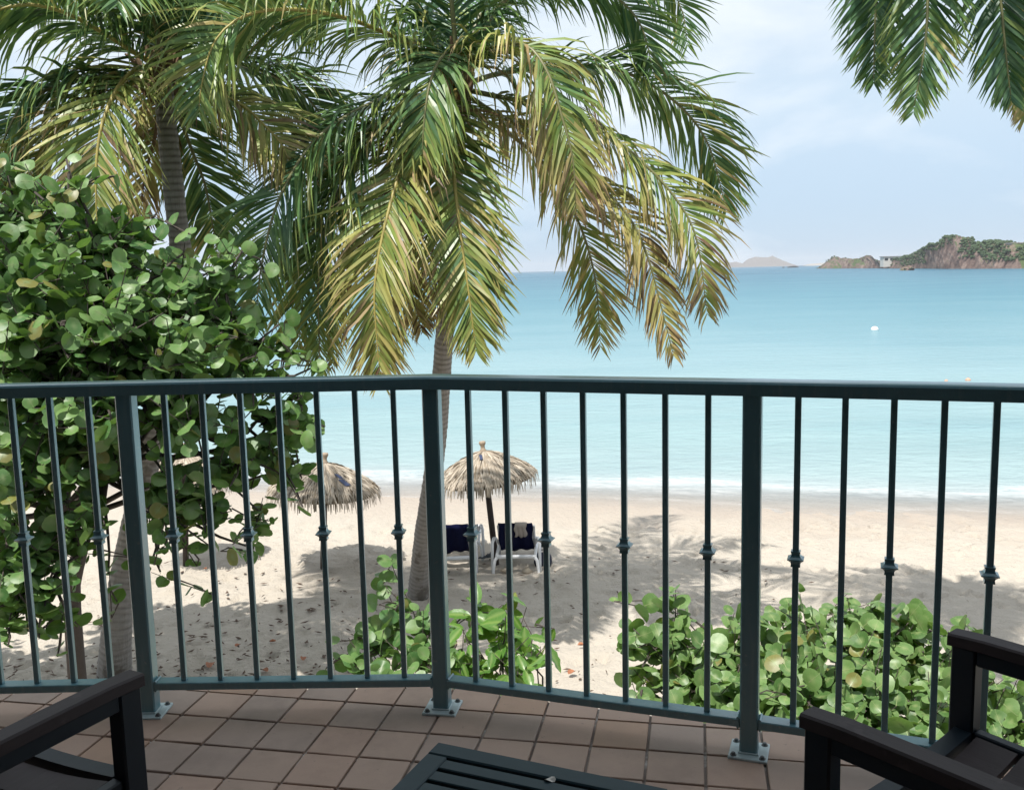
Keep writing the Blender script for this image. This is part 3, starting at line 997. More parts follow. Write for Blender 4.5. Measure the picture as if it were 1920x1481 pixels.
# ------------------------------------------------------------------ railing
def build_railing():
    t = thing("balcony_railing", "teal painted metal balcony railing with collared balusters running across the view", "railing", (POSTS[3][0], POSTS[3][1], FZ))
    posts = []
    for k, p in enumerate(POSTS):
        if k in (0, 6): pass
        a = POSTS[max(0, k - 1)]; b = POSTS[min(len(POSTS) - 1, k + 1)]
        d = (b - a) / np.linalg.norm(b - a)
        ang = math.atan2(d[1], d[0])
        R3 = Matrix.Rotation(ang, 3, "Z")
        mb = MB(); mb.box((p[0], p[1], FZ + 0.008 + 0.518), (0.0505, 0.0505, 1.036), R3, 0.004)
        po = part("post", mb, M_RAIL, t)
        mb = MB(); mb.box((p[0], p[1], FZ + 0.0055), (0.108, 0.108, 0.009), R3, 0.002)
        # weld fillet
        mb.box((p[0], p[1], FZ + 0.012), (0.058, 0.058, 0.006), R3, 0.002)
        pl = part("base_plate", mb, M_PLATE, po)
        mb = MB()
        for sx in (-1, 1):
            for sy in (-1, 1):
                q = R3 @ Vector((sx * 0.040, sy * 0.040, 0))
                c = (p[0] + q.x, p[1] + q.y, FZ + 0.010)
                mb = MB()
                mb.lathe([(0.0095, 0), (0.0095, 0.0018), (0.006, 0.002), (0.006, 0.007), (0.0035, 0.009)], c, 8)
                part("bolt", mb, M_BOLT, po)
        posts.append((p, d))
    zt, zb = FZ + 1.040, FZ + 0.0985
    for k in range(len(POSTS) - 1):
        a, b = POSTS[k], POSTS[k + 1]
        d = (b - a); L = np.linalg.norm(d); d = d / L
        n = np.array([-d[1], d[0]])
        ang = math.atan2(d[1], d[0]); R3 = Matrix.Rotation(ang, 3, "Z")
        # top rail: flat cap with a rolled lip, mitred at the posts
        def sec(P, prev, nxt):
            return P
        prof = [(-0.027, 1.036), (-0.028, 1.068), (-0.024, 1.074), (-0.012, 1.0765), (-0.010, 1.0755), (0.050, 1.0755), (0.054, 1.071), (0.054, 1.036)]
        mb = MB()
        vs = []
        for end, P in ((0, a), (1, b)):
            kk = k + end
            if 0 < kk < len(POSTS) - 1:
                d1 = POSTS[kk] - POSTS[kk - 1]; d1 /= np.linalg.norm(d1)
                d2 = POSTS[kk + 1] - POSTS[kk]; d2 /= np.linalg.norm(d2)
                mN = np.array([-d1[1], d1[0]]) + np.array([-d2[1], d2[0]])
                mN /= (mN @ n)
            else:
                mN = n
            for (o_, z_) in prof:
                vs.append((P[0] + mN[0] * o_, P[1] + mN[1] * o_, FZ + z_))
        m_ = len(prof)
        fs = [(i, m_ + i, m_ + (i + 1) % m_, (i + 1) % m_) for i in range(m_)]
        fs += [tuple(range(m_)), tuple(range(m_, 2 * m_))[::-1]]
        mb.add(vs, fs)
        part("top_rail", mb, M_RAIL, t)
        A = a + d * 0.0262; B = b - d * 0.0262
        mb = MB(); mb.bar((A[0], A[1], zb), (B[0], B[1], zb), 0.048, 0.025, 0.0025)
        for P_, s_ in ((A, 1), (B, -1)):                  # little welded fillets where rail meets post
            for zz in (0.0135, -0.0135):
                c = P_ + d * s_ * 0.004
                mb.box((c[0], c[1], zb + zz), (0.008, 0.044, 0.006), R3 @ Matrix.Rotation(0.78 * s_ * (1 if zz < 0 else -1), 3, "Y"))
        part("bottom_rail", mb, M_RAIL, t)
        for i in range(1, 8):
            c = a + d * L * i / 8
            mb = MB(); mb.box((c[0], c[1], FZ + (0.111 + 1.036) / 2), (0.0165, 0.0165, 0.925), R3, 0.0012)
            ba = part("baluster", mb, M_RAIL, t)
            if i % 2 == 1:
                mb = MB()
                z = FZ + 0.588
                pr = [(0.0090, 0.022), (0.0125, 0.0215), (0.0125, 0.018), (0.0112, 0.016), (0.0115, 0.011), (0.0135, 0.006), (0.0185, 0.0022), (0.0215, 0.001),
                      (0.0215, -0.0015), (0.018, -0.004), (0.0130, -0.009), (0.0118, -0.014), (0.0125, -0.017), (0.0128, -0.022), (0.0090, -0.0225)][::-1]
                q = MB(); q.lathe(pr, (0, 0, 0), 4, True)
                vs = [(c[0] + (R3 @ Vector(v)).x, c[1] + (R3 @ Vector(v)).y, z + v[2]) for v in q.v]
                mb.add(vs, q.f)
                part("collar", mb, M_RAIL, ba)
build_railing()


# ------------------------------------------------------------------ chairs and table
def build_chair(label, loc, ang):
    # local: +y forward, x to the sitter's right; rotz turns +y to the facing direction
    t = thing("patio_armchair", label, "armchair", (loc[0], loc[1], FZ + 0.0005), ang - math.pi / 2, "dark slatted armchairs on the balcony")
    W2 = 0.272
    legs = []
    for s in (-1, 1):
        mb = MB(); mb.box((s * W2, 0.252, 0.2865), (0.040, 0.052, 0.573), None, 0.004); part("leg", mb, M_FRAME, t, local=True)
        mb = MB(); mb.bar((s * W2, -0.33, 0.0), (s * W2, -0.25, 0.573), 0.040, 0.045, 0.004, (0, 1, 0)); part("leg", mb, M_FRAME, t, local=True)
        mb = MB()
        ys_ = np.linspace(0.285, -0.31, 9)
        vs = []
        for y in ys_:
            z = 0.600 - 0.010 * ((0.285 - y) / 0.6) ** 2 - (0.004 if y == ys_[0] else 0)
            w = 0.0235
            for (xx, zz) in ((-w, -0.026), (w, -0.026), (w, -0.004), (w - 0.004, 0), (-w + 0.004, 0), (-w, -0.004)):
                vs.append((s * W2 + xx, y, z + zz))
        fs = []
        for i in range(8):
            for k in range(6):
                k2 = (k + 1) % 6
                fs.append((i * 6 + k, i * 6 + k2, (i + 1) * 6 + k2, (i + 1) * 6 + k))
        fs += [tuple(range(6))[::-1], tuple(48 + k for k in range(6))]
        mb.add(vs, fs)
        part("armrest", mb, M_RESIN, t, local=True)
        mb = MB(); mb.bar((s * W2, 0.226, 0.556), (s * W2, -0.24, 0.553), 0.036, 0.034, 0.003); part("arm_frame", mb, M_FRAME, t, local=True)
        mb = MB(); mb.bar((s * (W2 - 0.004), 0.226, 0.375), (s * (W2 - 0.004), -0.27, 0.355), 0.026, 0.036, 0.003); part("seat_rail", mb, M_FRAME, t, local=True)
        mb = MB(); mb.bar((s * (W2 - 0.002), -0.262, 0.42), (s * (W2 - 0.002), -0.43, 0.88), 0.034, 0.03, 0.003, (0, 1, 0)); part("back_stile", mb, M_FRAME, t, local=True)

    def slat(y0, y1, z0, z1, mat, name, dip=0.022, nx=9, th=0.014):
        mb = MB(); vs = []
        xw = W2 - 0.022
        for i in range(nx):
            x = -xw + 2 * xw * i / (nx - 1)
            q = dip * (1 - (x / xw) ** 2)
            for (y, z, k) in ((y0, z0, 1), (y1, z1, 1), (y1, z1, 0), (y0, z0, 0)):
                vs.append((x, y, z - q - th * k))
        fs = []
        for i in range(nx - 1):
            for k in range(4):
                k2 = (k + 1) % 4
                fs.append((i * 4 + k, (i + 1) * 4 + k, (i + 1) * 4 + k2, i * 4 + k2))
        fs += [(0, 1, 2, 3), tuple((nx - 1) * 4 + k for k in (3, 2, 1, 0))]
        mb.add(vs, fs)
        part(name, mb, mat, t, local=True)
    slat(0.226, 0.262, 0.392, 0.394, M_FRAME, "front_rail", 0.012, 11, 0.034)
    for k in range(5):
        y1 = 0.216 - k * 0.094
        slat(y1 - 0.084, y1, 0.388 - 0.004 * (k + 1), 0.388 - 0.004 * k, M_RESIN, "seat_slat")
    for k in range(4):                                   # back slats
        z = 0.50 + k * 0.105
        y = -0.292 - (z - 0.42) * 0.365
        mb = MB(); mb.bar((-W2 + 0.02, y, z), (W2 - 0.02, y, z), 0.014, 0.085, 0.003, (0, -0.34, 0.94)); part("back_slat", mb, M_RESIN, t, local=True)
    return t
build_chair("dark slatted armchair at the lower left, facing away towards the sea", (-1.151, 1.674), math.radians(62.5))
build_chair("dark slatted armchair at the lower right in front of the green bush", (0.905, 1.520), math.radians(129))


def build_table():
    c = np.array([-0.168, 1.790]); e1 = np.array([0.916, -0.401]); e2 = np.array([-0.401, -0.916])
    Ls, Wd = 0.48, 0.48
    z = 0.435
    cen = c + e1 * Ls / 2 + e2 * Wd / 2
    t = thing("slatted_side_table", "low dark slatted side table between the two armchairs", "side table", (cen[0], cen[1], FZ + 0.0005), math.atan2(e1[1], e1[0]))
    L2, W2 = Ls / 2, Wd / 2
    fw = 0.045
    for s in (1, -1):
        mb = MB(); mb.box((0, s * (W2 - fw / 2), z - 0.011), (Ls, fw, 0.022), None, 0.003); part("top_frame", mb, M_TABLE, t, local=True)
        mb = MB(); mb.box((s * (L2 - fw / 2), 0, z - 0.0115), (fw, Wd - 2 * fw - 0.001, 0.021), None, 0.0025); part("top_frame", mb, M_TABLE, t, local=True)
        mb = MB(); mb.box((0, s * (W2 - 0.03), z - 0.046), (Ls - 0.1, 0.02, 0.045), None, 0.002); part("apron", mb, M_TABLE, t, local=True)
        mb = MB(); mb.box((s * (L2 - 0.03), 0, z - 0.046), (0.02, Wd - 0.1, 0.045), None, 0.002); part("apron", mb, M_TABLE, t, local=True)
        for s2 in (1, -1):
            mb = MB(); mb.box((s * (L2 - 0.03), s2 * (W2 - 0.03), (z - 0.023) / 2), (0.038, 0.038, z - 0.023), None, 0.003); part("leg", mb, M_TABLE, t, local=True)
    n = 9
    span = Wd - 2 * fw
    pt = span / n
    for i in range(n):
        y = span / 2 - pt * (i + 0.5)
        mb = MB(); mb.box((0, y - 0.003, z - 0.0095), (Ls - 2 * fw - 0.001, pt - 0.011, 0.015), None, 0.002); part("slat", mb, M_TABLE, t, local=True)
    # fallen petal lying on the slats
    p = on_z(1031, 1463, FZ + z - 0.002)
    mb = MB(); vs = [p + np.array([0, 0, 0.0035])]
    for k in range(10):
        a = 2 * math.pi * k / 10
        vs.append(p + np.array([0.0115 * math.cos(a), 0.007 * math.sin(a), 0.003 + 0.003 * math.sin(2 * a)]))
    fs = [(0, 1 + k, 1 + (k + 1) % 10) for k in range(10)]
    mb.add(vs, fs)
    solo("fallen_petal", mb, M_PETAL, "small white petal lying on the dark slatted table", "petal", loc=tuple(p))
build_table()


# ------------------------------------------------------------------ palms
def curve(pts, n):
    P = np.array(pts, float)
    # centripetal-ish Catmull-Rom, resampled evenly
    Q = np.vstack([2 * P[0] - P[1], P, 2 * P[-1] - P[-2]])
    out = []
    for i in range(1, len(Q) - 2):
        for s in np.linspace(0, 1, 14, endpoint=False):
            a, b, c, d = Q[i - 1], Q[i], Q[i + 1], Q[i + 2]
            out.append(0.5 * ((2 * b) + (-a + c) * s + (2 * a - 5 * b + 4 * c - d) * s * s + (-a + 3 * b - 3 * c + d) * s ** 3))
    out.append(P[-1])
    out = np.array(out)
    L = np.concatenate([[0], np.cumsum(np.linalg.norm(np.diff(out, axis=0), axis=1))])
    u = np.linspace(0, L[-1], n)
    return np.stack([np.interp(u, L, out[:, k]) for k in range(3)], 1), L[-1]


def nrm(v):
    return v / (np.linalg.norm(v) + 1e-9)


DOWN = np.array([0, 0, -1.0])


def frond(parent, pix, rng, dry=0.2, maxlen=0.85, sag=0.16, n=125, tipdry=0.25, base=0.10, wid=0.033, dead=False, world=False, bright=True, twist=0.75):
    P, L = curve([p if world else at(*p) for p in pix], 60)
    T = np.gradient(P, axis=0); T /= np.linalg.norm(T, axis=1)[:, None]
    dry *= 0.96
    S = np.cross(T[0], [0, 0, 1.0]); S = nrm(S)
    frames = []
    for i in range(60):
        S = nrm(S - T[i] * (S @ T[i]))
        vd = nrm(P[i] - EYE)
        des = np.cross(T[i], vd)
        ln_ = np.linalg.norm(des)
        tt = i / 59.0
        kq = min(1, max(0, (tt - 0.2) / 0.7)); kq = kq * kq * (3 - 2 * kq) * twist * min(1, ln_ * 1.5)
        des = nrm(des)
        if des @ S < 0: des = -des
        S2 = nrm(S * (1 - kq) + des * kq); S2 = nrm(S2 - T[i] * (S2 @ T[i]))
        frames.append((T[i], S2, np.cross(S2, T[i])))
    mb = MB()
    rad = [0.030 * (1 - t) ** 0.8 + 0.004 for t in np.linspace(0, 1, 30)]
    mb.tube(P[::2], rad, 6)
    ra = part("frond", mb, M_FIBRE if dead else (M_RACHIS if bright else M_RACHIS_DARK), parent, True)
    mb = MB()
    spread = rng.uniform(0.9, 1.1)
    ph1, ph2 = rng.uniform(0, 6), rng.uniform(0, 6)
    for i in range(n):
        t = base + (0.995 - base) * (i + rng.uniform(-0.3, 0.3)) / (n - 1)
        t = min(0.999, max(0.02, t))
        k = t * 59; k0 = min(58, int(k)); fr = k - k0
        p0 = P[k0] * (1 - fr) + P[k0 + 1] * fr
        Tt, Ss, Nn = frames[k0]
        prof = (math.sin(math.pi * min(1, 0.16 + 0.80 * t))) ** 0.65 * (1 if t < 0.9 else 1 - (t - 0.9) * 2.5)
        for side in (-1, 1):
            if rng.random() < 0.04: continue
            ln = 1.16 * maxlen * max(0.25, prof) * rng.uniform(0.82, 1.08)
            fw = 0.62 + 1.0 * t ** 1.6 + rng.gauss(0, 0.11) + 0.20 * math.sin(i * 0.55 + ph1 + side)
            d = nrm(side * spread * Ss + fw * Tt + Nn * (0.16 + rng.gauss(0, 0.20)))
            kt = min(1, max(0, (t - 0.45) / 0.4)); g = 1.25 * sag * rng.uniform(0.7, 1.5) * (1 - 0.72 * kt) * (1 + 0.45 * math.sin(i * 0.31 + ph2 + 2 * side))
            kink = rng.random() < (0.10 + 0.25 * dry)
            kk = rng.choice((2, 3))
            q = p0.copy()
            roll = rng.gauss(0, 0.45)
            w0 = wid * rng.uniform(0.75, 1.15) * (0.65 + 0.5 * prof)
            pts_, ws, ds = [q.copy()], [0.35], [d.copy()]
            for s in range(5):
                q = q + d * ln / 5
                pts_.append(q.copy())
                ds.append(d.copy())
                ws.append((1.0, 1.0, 0.82, 0.5, 0.04)[s])
                d = d + DOWN * g * (0.55 + 0.35 * s) + np.array([rng.gauss(0, .055), rng.gauss(0, .055), rng.gauss(0, .04)])
                if kink and s == kk: d = d + DOWN * 1.2 + np.array([rng.gauss(0, .15), rng.gauss(0, .15), 0])
                d = nrm(d)
            vs, cs = [], []
            rr = rng.random()
            dv = dry + rng.gauss(0, 0.09) + tipdry * max(0, t - 0.55) + (0.3 if rng.random() < 0.05 + 0.12 * dry else 0)
            for s in range(6):
                dd = ds[s]
                wv = nrm(Tt - dd * (Tt @ dd))
                nv = np.cross(dd, wv)
                wv = wv * math.cos(roll) + nv * math.sin(roll)
                vs.append(pts_[s] - wv * w0 * ws[s] * 0.5)
                vs.append(pts_[s] + wv * w0 * ws[s] * 0.5)
                dc = min(1, max(0.005, dv + tipdry * (s / 5) ** 2 * 0.9))
                cs += [(dc, rr, s / 5)] * 2
            mb.add(vs, [(2 * s, 2 * s + 1, 2 * s + 3, 2 * s + 2) for s in range(5)], cs)
    part("leaflets", mb, M_FROND, ra, kind="stuff")
    return ra


def trunk(parent, pts, r0, r1, rng, flare=0.0, ring=0.075):
    P, L = curve(pts, 40)
    n = int(L / ring)
    u = np.linspace(0, 1, n * 3 + 1)
    pp = np.stack([np.interp(u, np.linspace(0, 1, 40), P[:, k]) for k in range(3)], 1)
    rr, cc = [], []
    jit = 0
    for i, t in enumerate(u):
        ph = i % 3
        if ph == 0: jit = rng.uniform(-0.012, 0.012)
        r = r0 + (r1 - r0) * t ** 0.8 + flare * math.exp(-t * 14) + jit * r0 * 2
        r *= (1.0, 1.018, 0.985)[ph]
        rr.append(r); cc.append((0.02, 0.02, 0.40)[ph] * (0.7 + 1.2 * t))
    n_s = 16
    mb = MB()
    mb.tube(pp, rr, n_s)
    col = []
    for i in range(len(u)):
        col += [(min(1, max(0.01, cc[i] + rng.uniform(-0.15, 0.15))), 0, 0) for _ in range(n_s)]
    mb.c = col
    return part("trunk", mb, M_TRUNK, parent, False)


def crown_fibre(parent, c, rng, r=0.2):
    mb = MB()
    for k in range(26):
        a = rng.uniform(0, 6.28)
        b = c + np.array([math.cos(a) * r * 0.5, math.sin(a) * r * 0.5, rng.uniform(-0.35, 0.1)])
        e = b + np.array([math.cos(a) * r * rng.uniform(0.3, 1.1), math.sin(a) * r * rng.uniform(0.3, 1.1), rng.uniform(0.1, 0.7)])
        mb.tube([b, (b + e) / 2 + np.array([0, 0, 0.03]), e], [0.05, 0.04, 0.012], 5)
    part("leaf_base_fibre", mb, M_FIBRE, parent, kind="stuff")


rg = random.Random(21)
# --- middle palm
mc = at(858, 165, 11.2)
tb = on_z(783, 1112)
pm = thing("coconut_palm", "coconut palm in the middle with yellowing drooping fronds and a curved grey trunk", "palm tree", tuple(tb))
trunk(pm, [tb - np.array([0, 0, 0.15]), at(794, 1010, 13.0), at(817, 850, 12.5), at(829, 690, 12.0), at(838, 560, 11.6), at(850, 330, 11.3), mc + np.array([0, 0, -0.1])], 0.145, 0.105, rg, 0.04)
crown_fibre(pm, mc, rg, 0.17)
c0 = (858, 165, 11.2)
fr = lambda pix, **k: frond(pm, [c0] + pix, rg, **k)
fr([(850, 190, 10.9), (846, 240, 10.55), (856, 378, 10.2), (878, 543, 10.0), (893, 660, 9.95)], dry=0.38, maxlen=0.80, sag=0.10, n=185)
fr([(832, 205, 10.9), (770, 275, 10.4), (727, 402, 10.0), (703, 530, 9.8), (706, 628, 9.75), (714, 715, 9.75)], dry=0.46, maxlen=0.86, sag=0.10, n=185)
fr([(815, 200, 11.1), (775, 260, 10.9), (745, 400, 10.8), (765, 520, 10.8), (790, 620, 10.8)], dry=0.62, maxlen=0.7, sag=0.12, bright=False)
fr([(790, 180, 11.0), (720, 185, 10.7), (600, 255, 10.3), (525, 370, 10.1), (490, 500, 10.05), (480, 600, 10.05)], dry=0.13, maxlen=0.95, sag=0.24, bright=False)
fr([(800, 190, 11.1), (735, 225, 10.9), (645, 310, 10.7), (585, 450, 10.6), (565, 590, 10.6), (560, 660, 10.6)], dry=0.22, maxlen=0.95, sag=0.2, tipdry=0.45, bright=False)
fr([(800, 105, 10.9), (740, 70, 10.6), (640, 32, 10.1), (540, 18, 9.7), (460, 30, 9.4), (405, 75, 9.25), (380, 150, 9.2), (372, 215, 9.2)], dry=0.26, maxlen=1.0, sag=0.28, n=150)
fr([(905, 60, 11.2), (960, -10, 11.2), (1050, -45, 11.2), (1140, -15, 11.2), (1200, 45, 11.2), (1226, 140, 11.2)], dry=0.08, maxlen=0.95, sag=0.22, bright=False)
fr([(930, 140, 11.3), (1030, 128, 11.4), (1145, 128, 11.5), (1252, 180, 11.6), (1325, 265, 11.7), (1362, 395, 11.75)], dry=0.18, maxlen=1.0, sag=0.26, n=140, tipdry=0.2, bright=False)
fr([(895, 105, 10.7), (945, 84, 10.3), (992, 90, 10.0), (1028, 140, 9.85), (1052, 215, 9.75), (1074, 300, 9.7), (1080, 400, 9.7)], dry=0.34, maxlen=0.85, sag=0.34, tipdry=0.5, bright=False)
fr([(925, 180, 11.1), (1050, 205, 10.9), (1122, 241, 10.75), (1192, 293, 10.6), (1264, 369, 10.5), (1306, 449, 10.45), (1326, 590, 10.45)], dry=0.36, maxlen=0.85, sag=0.30, tipdry=0.5, bright=False)
fr([(915, 205, 11.0), (1020, 265, 10.7), (1090, 326, 10.55), (1145, 369, 10.45), (1184, 415, 10.4), (1212, 475, 10.35), (1232, 545, 10.35), (1264, 670, 10.35)], dry=0.60, maxlen=0.72, sag=0.30, tipdry=0.3, bright=False)
fr([(895, 215, 11.4), (960, 255, 11.7), (1022, 310, 11.9), (1063, 375, 12.0), (1094, 440, 12.05), (1117, 530, 12.1), (1126, 650, 12.1)], dry=0.42, maxlen=0.85, sag=0.10, tipdry=0.35, bright=False)
# up and back fronds
fr([(850, 40, 11.0), (830, -120, 10.6), (790, -230, 10.0), (740, -240, 9.4)], dry=0.06, maxlen=1.0, sag=0.2, bright=False)
fr([(870, 60, 11.7), (900, -60, 12.6), (960, -120, 13.6), (1020, -80, 14.4), (1050, 0, 14.8)], dry=0.08, maxlen=1.0, sag=0.24, bright=False)
fr([(815, 70, 11.3), (760, -20, 11.3), (680, -50, 11.3), (600, -10, 11.3), (550, 60, 11.3)], dry=0.08, maxlen=1.0, sag=0.26, bright=False)
fr([(805, 205, 11.0), (700, 250, 10.6), (625, 380, 10.35), (598, 520, 10.3), (600, 690, 10.3)], dry=0.20, maxlen=0.85, sag=0.16, tipdry=0.35, bright=False)
fr([(900, 30, 11.6), (970, -80, 11.9), (1080, -120, 12.2), (1180, -90, 12.4), (1270, 0, 12.5), (1290, 90, 12.5)], dry=0.08, maxlen=0.95, sag=0.26, bright=False)
fr([(850, 110, 10.7), (832, 105, 10.35), (808, 150, 10.1), (795, 230, 10.0), (792, 300, 10.0)], dry=0.22, maxlen=0.85, sag=0.26, bright=False)
fr([(835, 215, 11.2), (700, 420, 10.9), (640, 540, 10.85), (622, 690, 10.85)], dry=0.95, maxlen=0.45, sag=0.5, n=70, dead=True)
fr([(845, 215, 11.3), (820, 400, 11.2), (806, 520, 11.2), (800, 610, 11.2)], dry=0.85, maxlen=0.55, sag=0.4, n=60, dead=True)

# --- left palm
lc = at(303, 130, 10.8)
lb = on_z(212, 1262)
pl_ = thing("coconut_palm", "coconut palm at the left rising behind the round leaved tree", "palm tree", tuple(lb))
trunk(pl_, [lb - np.array([0, 0, 0.15]), at(219, 1180, 10.75), at(236, 1060, 10.9), at(290, 800, 11.0), at(338, 540, 11.0), at(328, 380, 10.9), at(315, 260, 10.85), lc + np.array([0, 0, -0.1])], 0.175, 0.105, rg, 0.05)
crown_fibre(pl_, lc, rg, 0.24)
c1 = (303, 130, 10.8)
fl_ = lambda pix, **k: frond(pl_, [c1] + pix, rg, **k)
fl_([(262, 105, 10.5), (182, 55, 10.2), (110, 20, 9.9), (36, 10, 9.7), (-40, 40, 9.55), (-80, 120, 9.5)], dry=0.16, maxlen=1.0, sag=0.26)
fl_([(250, 142, 10.6), (175, 146, 10.4), (109, 160, 10.2), (47, 195, 10.0), (8, 260, 9.95), (-10, 330, 9.95)], dry=0.12, maxlen=0.9, sag=0.28, bright=False)
fl_([(240, 160, 10.6), (195, 185, 10.4), (128, 225, 10.2), (75, 285, 10.1), (48, 350, 10.05), (40, 420, 10.05)], dry=0.46, maxlen=0.8, sag=0.16, tipdry=0.4)
fl_([(262, 128, 10.4), (222, 165, 10.0), (194, 226, 9.75), (182, 292, 9.65), (180, 365, 9.6), (184, 450, 9.6)], dry=0.40, maxlen=0.85, sag=0.10)
fl_([(325, 190, 11.3), (362, 288, 11.6), (384, 346, 11.7), (398, 419, 11.75), (408, 480, 11.75)], dry=0.20, maxlen=0.8, sag=0.08, bright=False)
fl_([(350, 150, 10.6), (445, 193, 10.4), (492, 232, 10.3), (530, 275, 10.25), (550, 330, 10.25)], dry=0.45, maxlen=0.8, sag=0.22)
fl_([(355, 115, 10.9), (430, 115, 11.1), (540, 155, 11.3), (600, 215, 11.4), (630, 300, 11.4)], dry=0.12, maxlen=0.95, sag=0.24, bright=False)
fl_([(280, 50, 10.9), (230, -40, 11.0), (170, -70, 11.1), (100, -50, 11.2), (60, 10, 11.2)], dry=0.08, maxlen=1.0, sag=0.26, bright=False)
fl_([(310, 40, 10.9), (350, -50, 10.9), (420, -80, 10.9), (480, -40, 10.9), (520, 40, 10.9)], dry=0.08, maxlen=1.0, sag=0.26, bright=False)
fl_([(295, 60, 10.3), (270, -30, 9.7), (250, -60, 9.1), (230, -30, 8.6), (220, 10, 8.4)], dry=0.10, maxlen=0.9, sag=0.3, bright=False)
fl_([(330, 60, 10.6), (360, 0, 10.3), (385, -20, 10.0), (410, 10, 9.8), (420, 60, 9.7)], dry=0.10, maxlen=0.9, sag=0.3, bright=False)
fl_([(300, 190, 11.2), (290, 260, 11.4), (270, 340, 11.5), (262, 420, 11.5)], dry=0.7, maxlen=0.6, sag=0.3, n=60, dead=True)

# --- right palm, its crown above the frame
rc = at(1830, -330, 9.6)
rb = np.array([6.9, 9.2, 0.0])
pr_ = thing("coconut_palm", "coconut palm out of frame at the right with only frond tips hanging in", "palm tree", tuple(rb))
trunk(pr_, [rb - np.array([0, 0, 0.15]), rb * np.array([0.985, 1, 1]) + np.array([0, 0, 2.5]), np.array([6.1, 9.4, 5.5]), rc - np.array([-0.6, 0, 1.6]), rc], 0.18, 0.11, rg, 0.05)
crown_fibre(pr_, rc, rg)
c2 = (1830, -330, 9.6)
fr_ = lambda pix, **k: frond(pr_, [c2] + pix, rg, **k)
fr_([(1760, -340, 9.5), (1690, -260, 9.4), (1655, -120, 9.35), (1642, 20, 9.3), (1638, 160, 9.3)], dry=0.0, tipdry=0.3, maxlen=0.62, sag=0.08, n=150, bright=False)
fr_([(1790, -320, 9.2), (1755, -230, 8.9), (1742, -80, 8.75), (1736, 70, 8.7), (1712, 212, 8.7)], dry=0.06, tipdry=0.35, maxlen=0.66, sag=0.08, n=150, bright=False)
fr_([(1850, -330, 9.2), (1868, -230, 8.9), (1872, -60, 8.75), (1884, 80, 8.7), (1896, 190, 8.7)], dry=0.0, tipdry=0.2, maxlen=0.66, sag=0.08, n=150, bright=False)
fr_([(1880, -320, 9.4), (1920, -200, 9.2), (1928, -40, 9.1), (1925, 90, 9.1), (1922, 225, 9.1)], dry=0.45, maxlen=0.6, sag=0.2, n=150, bright=False)
for (a, e) in ((3.2, 0.8), (3.5, 1.2), (3.75, 0.7), (4.0, 1.3), (4.3, 0.8), (4.6, 1.2), (5.0, 0.9)):  # unseen upper fronds, several added to shade the hanging tips
    d = np.array([math.cos(a), math.sin(a), 0])
    pts_ = [rc, rc + d * 1.1 + np.array([0, 0, 0.5 + e]), rc + d * 2.4 + np.array([0, 0, 0.5 + e]), rc + d * 3.5 + np.array([0, 0, -0.3 + e]), rc + d * 4.1 + np.array([0, 0, -1.4 + e])]
    frond(pr_, pts_, rg, dry=0.12, world=True, n=70, bright=False, wid=0.045)


# ------------------------------------------------------------------ sea grape tree and bushes
def leaf_mesh(name, mat, kind, seed):
    rng = random.Random(seed)
    mb = MB()
    if kind == "round":
        n = 13
        ring = []
        for k in range(n):
            a = 2 * math.pi * (k + 0.5) / n - math.pi / 2
            r = 1.0 + rng.uniform(-0.05, 0.05)
            r *= 1 - 0.16 * max(0, math.cos(a + math.pi / 2)) ** 8
            ring.append((r * math.cos(a) * rng.uniform(0.96, 1.04), r * math.sin(a) * 0.94))
        cup = rng.uniform(0.02, 0.26) * rng.choice((1, 1, -0.8))
        fold = rng.choice((0.0, 0.08, 0.2, 0.45))
        mid = [(0, -0.86), (0, -0.3), (0, 0.3), (0, 0.9)]
        vs = []; cs = []
        z = lambda x, y: cup * (x * x + y * y) + fold * abs(x) + 0.05 * math.sin(3 * y + 2 * x)
        for x, y in ring:
            vs.append((x, y, z(x, y))); cs.append((0.10, 0.5, 0))
        for x, y in [(q[0] * 0.55, q[1] * 0.55) for q in ring]:
            vs.append((x, y, z(x, y))); cs.append((0.02, 0.5, 0))
        vs.append((0, 0.0, 0.0)); cs.append((0.75, 0.5, 0))
        fs = []
        for k in range(n):
            k2 = (k + 1) % n
            fs.append((k, k2, n + k2, n + k))
            fs.append((n + k, n + k2, 2 * n))
        # raised midrib strip
        b = len(vs)
        for y in (-0.95, -0.3, 0.35, 0.93):
            w = 0.045 * (1.2 - (y + 1) / 2.2)
            for sx in (-1, 1):
                vs.append((sx * w, y, z(0, y) + 0.022)); cs.append((0.95, 0.5, 0))
        for k in range(3):
            fs.append((b + 2 * k, b + 2 * k + 1, b + 2 * k + 3, b + 2 * k + 2))
        mb.add(vs, fs, cs)
    else:
        ns = 9
        vs, cs, fs = [], [], []
        for i in range(ns):
            u = i / (ns - 1)
            w = 0.50 * math.sin(math.pi * u ** 0.9) ** 0.75 * (1 - 0.15 * u) if 0 < u < 1 else 0.012
            y = -1 + 2 * u
            zz = -0.22 * (u ** 2) * rng.uniform(0.9, 1.2)
            ruf = 0.06 * (1 if i % 2 else -1)
            for (x, c_) in ((-w, 0.12), (-w * 0.5, 0.02), (0, 0.85), (w * 0.5, 0.02), (w, 0.12)):
                vs.append((x, y, zz + 0.22 * abs(x) + ruf * abs(x) * 1.5)); cs.append((c_, 0.5, 0))
        for i in range(ns - 1):
            for k in range(4):
                fs.append((i * 5 + k, i * 5 + k + 1, (i + 1) * 5 + k + 1, (i + 1) * 5 + k))
        mb.add(vs, fs, cs)
    mb.uv = [(v[0], v[1]) for v in mb.v]
    return mb, mb.mesh(name, mat, True)


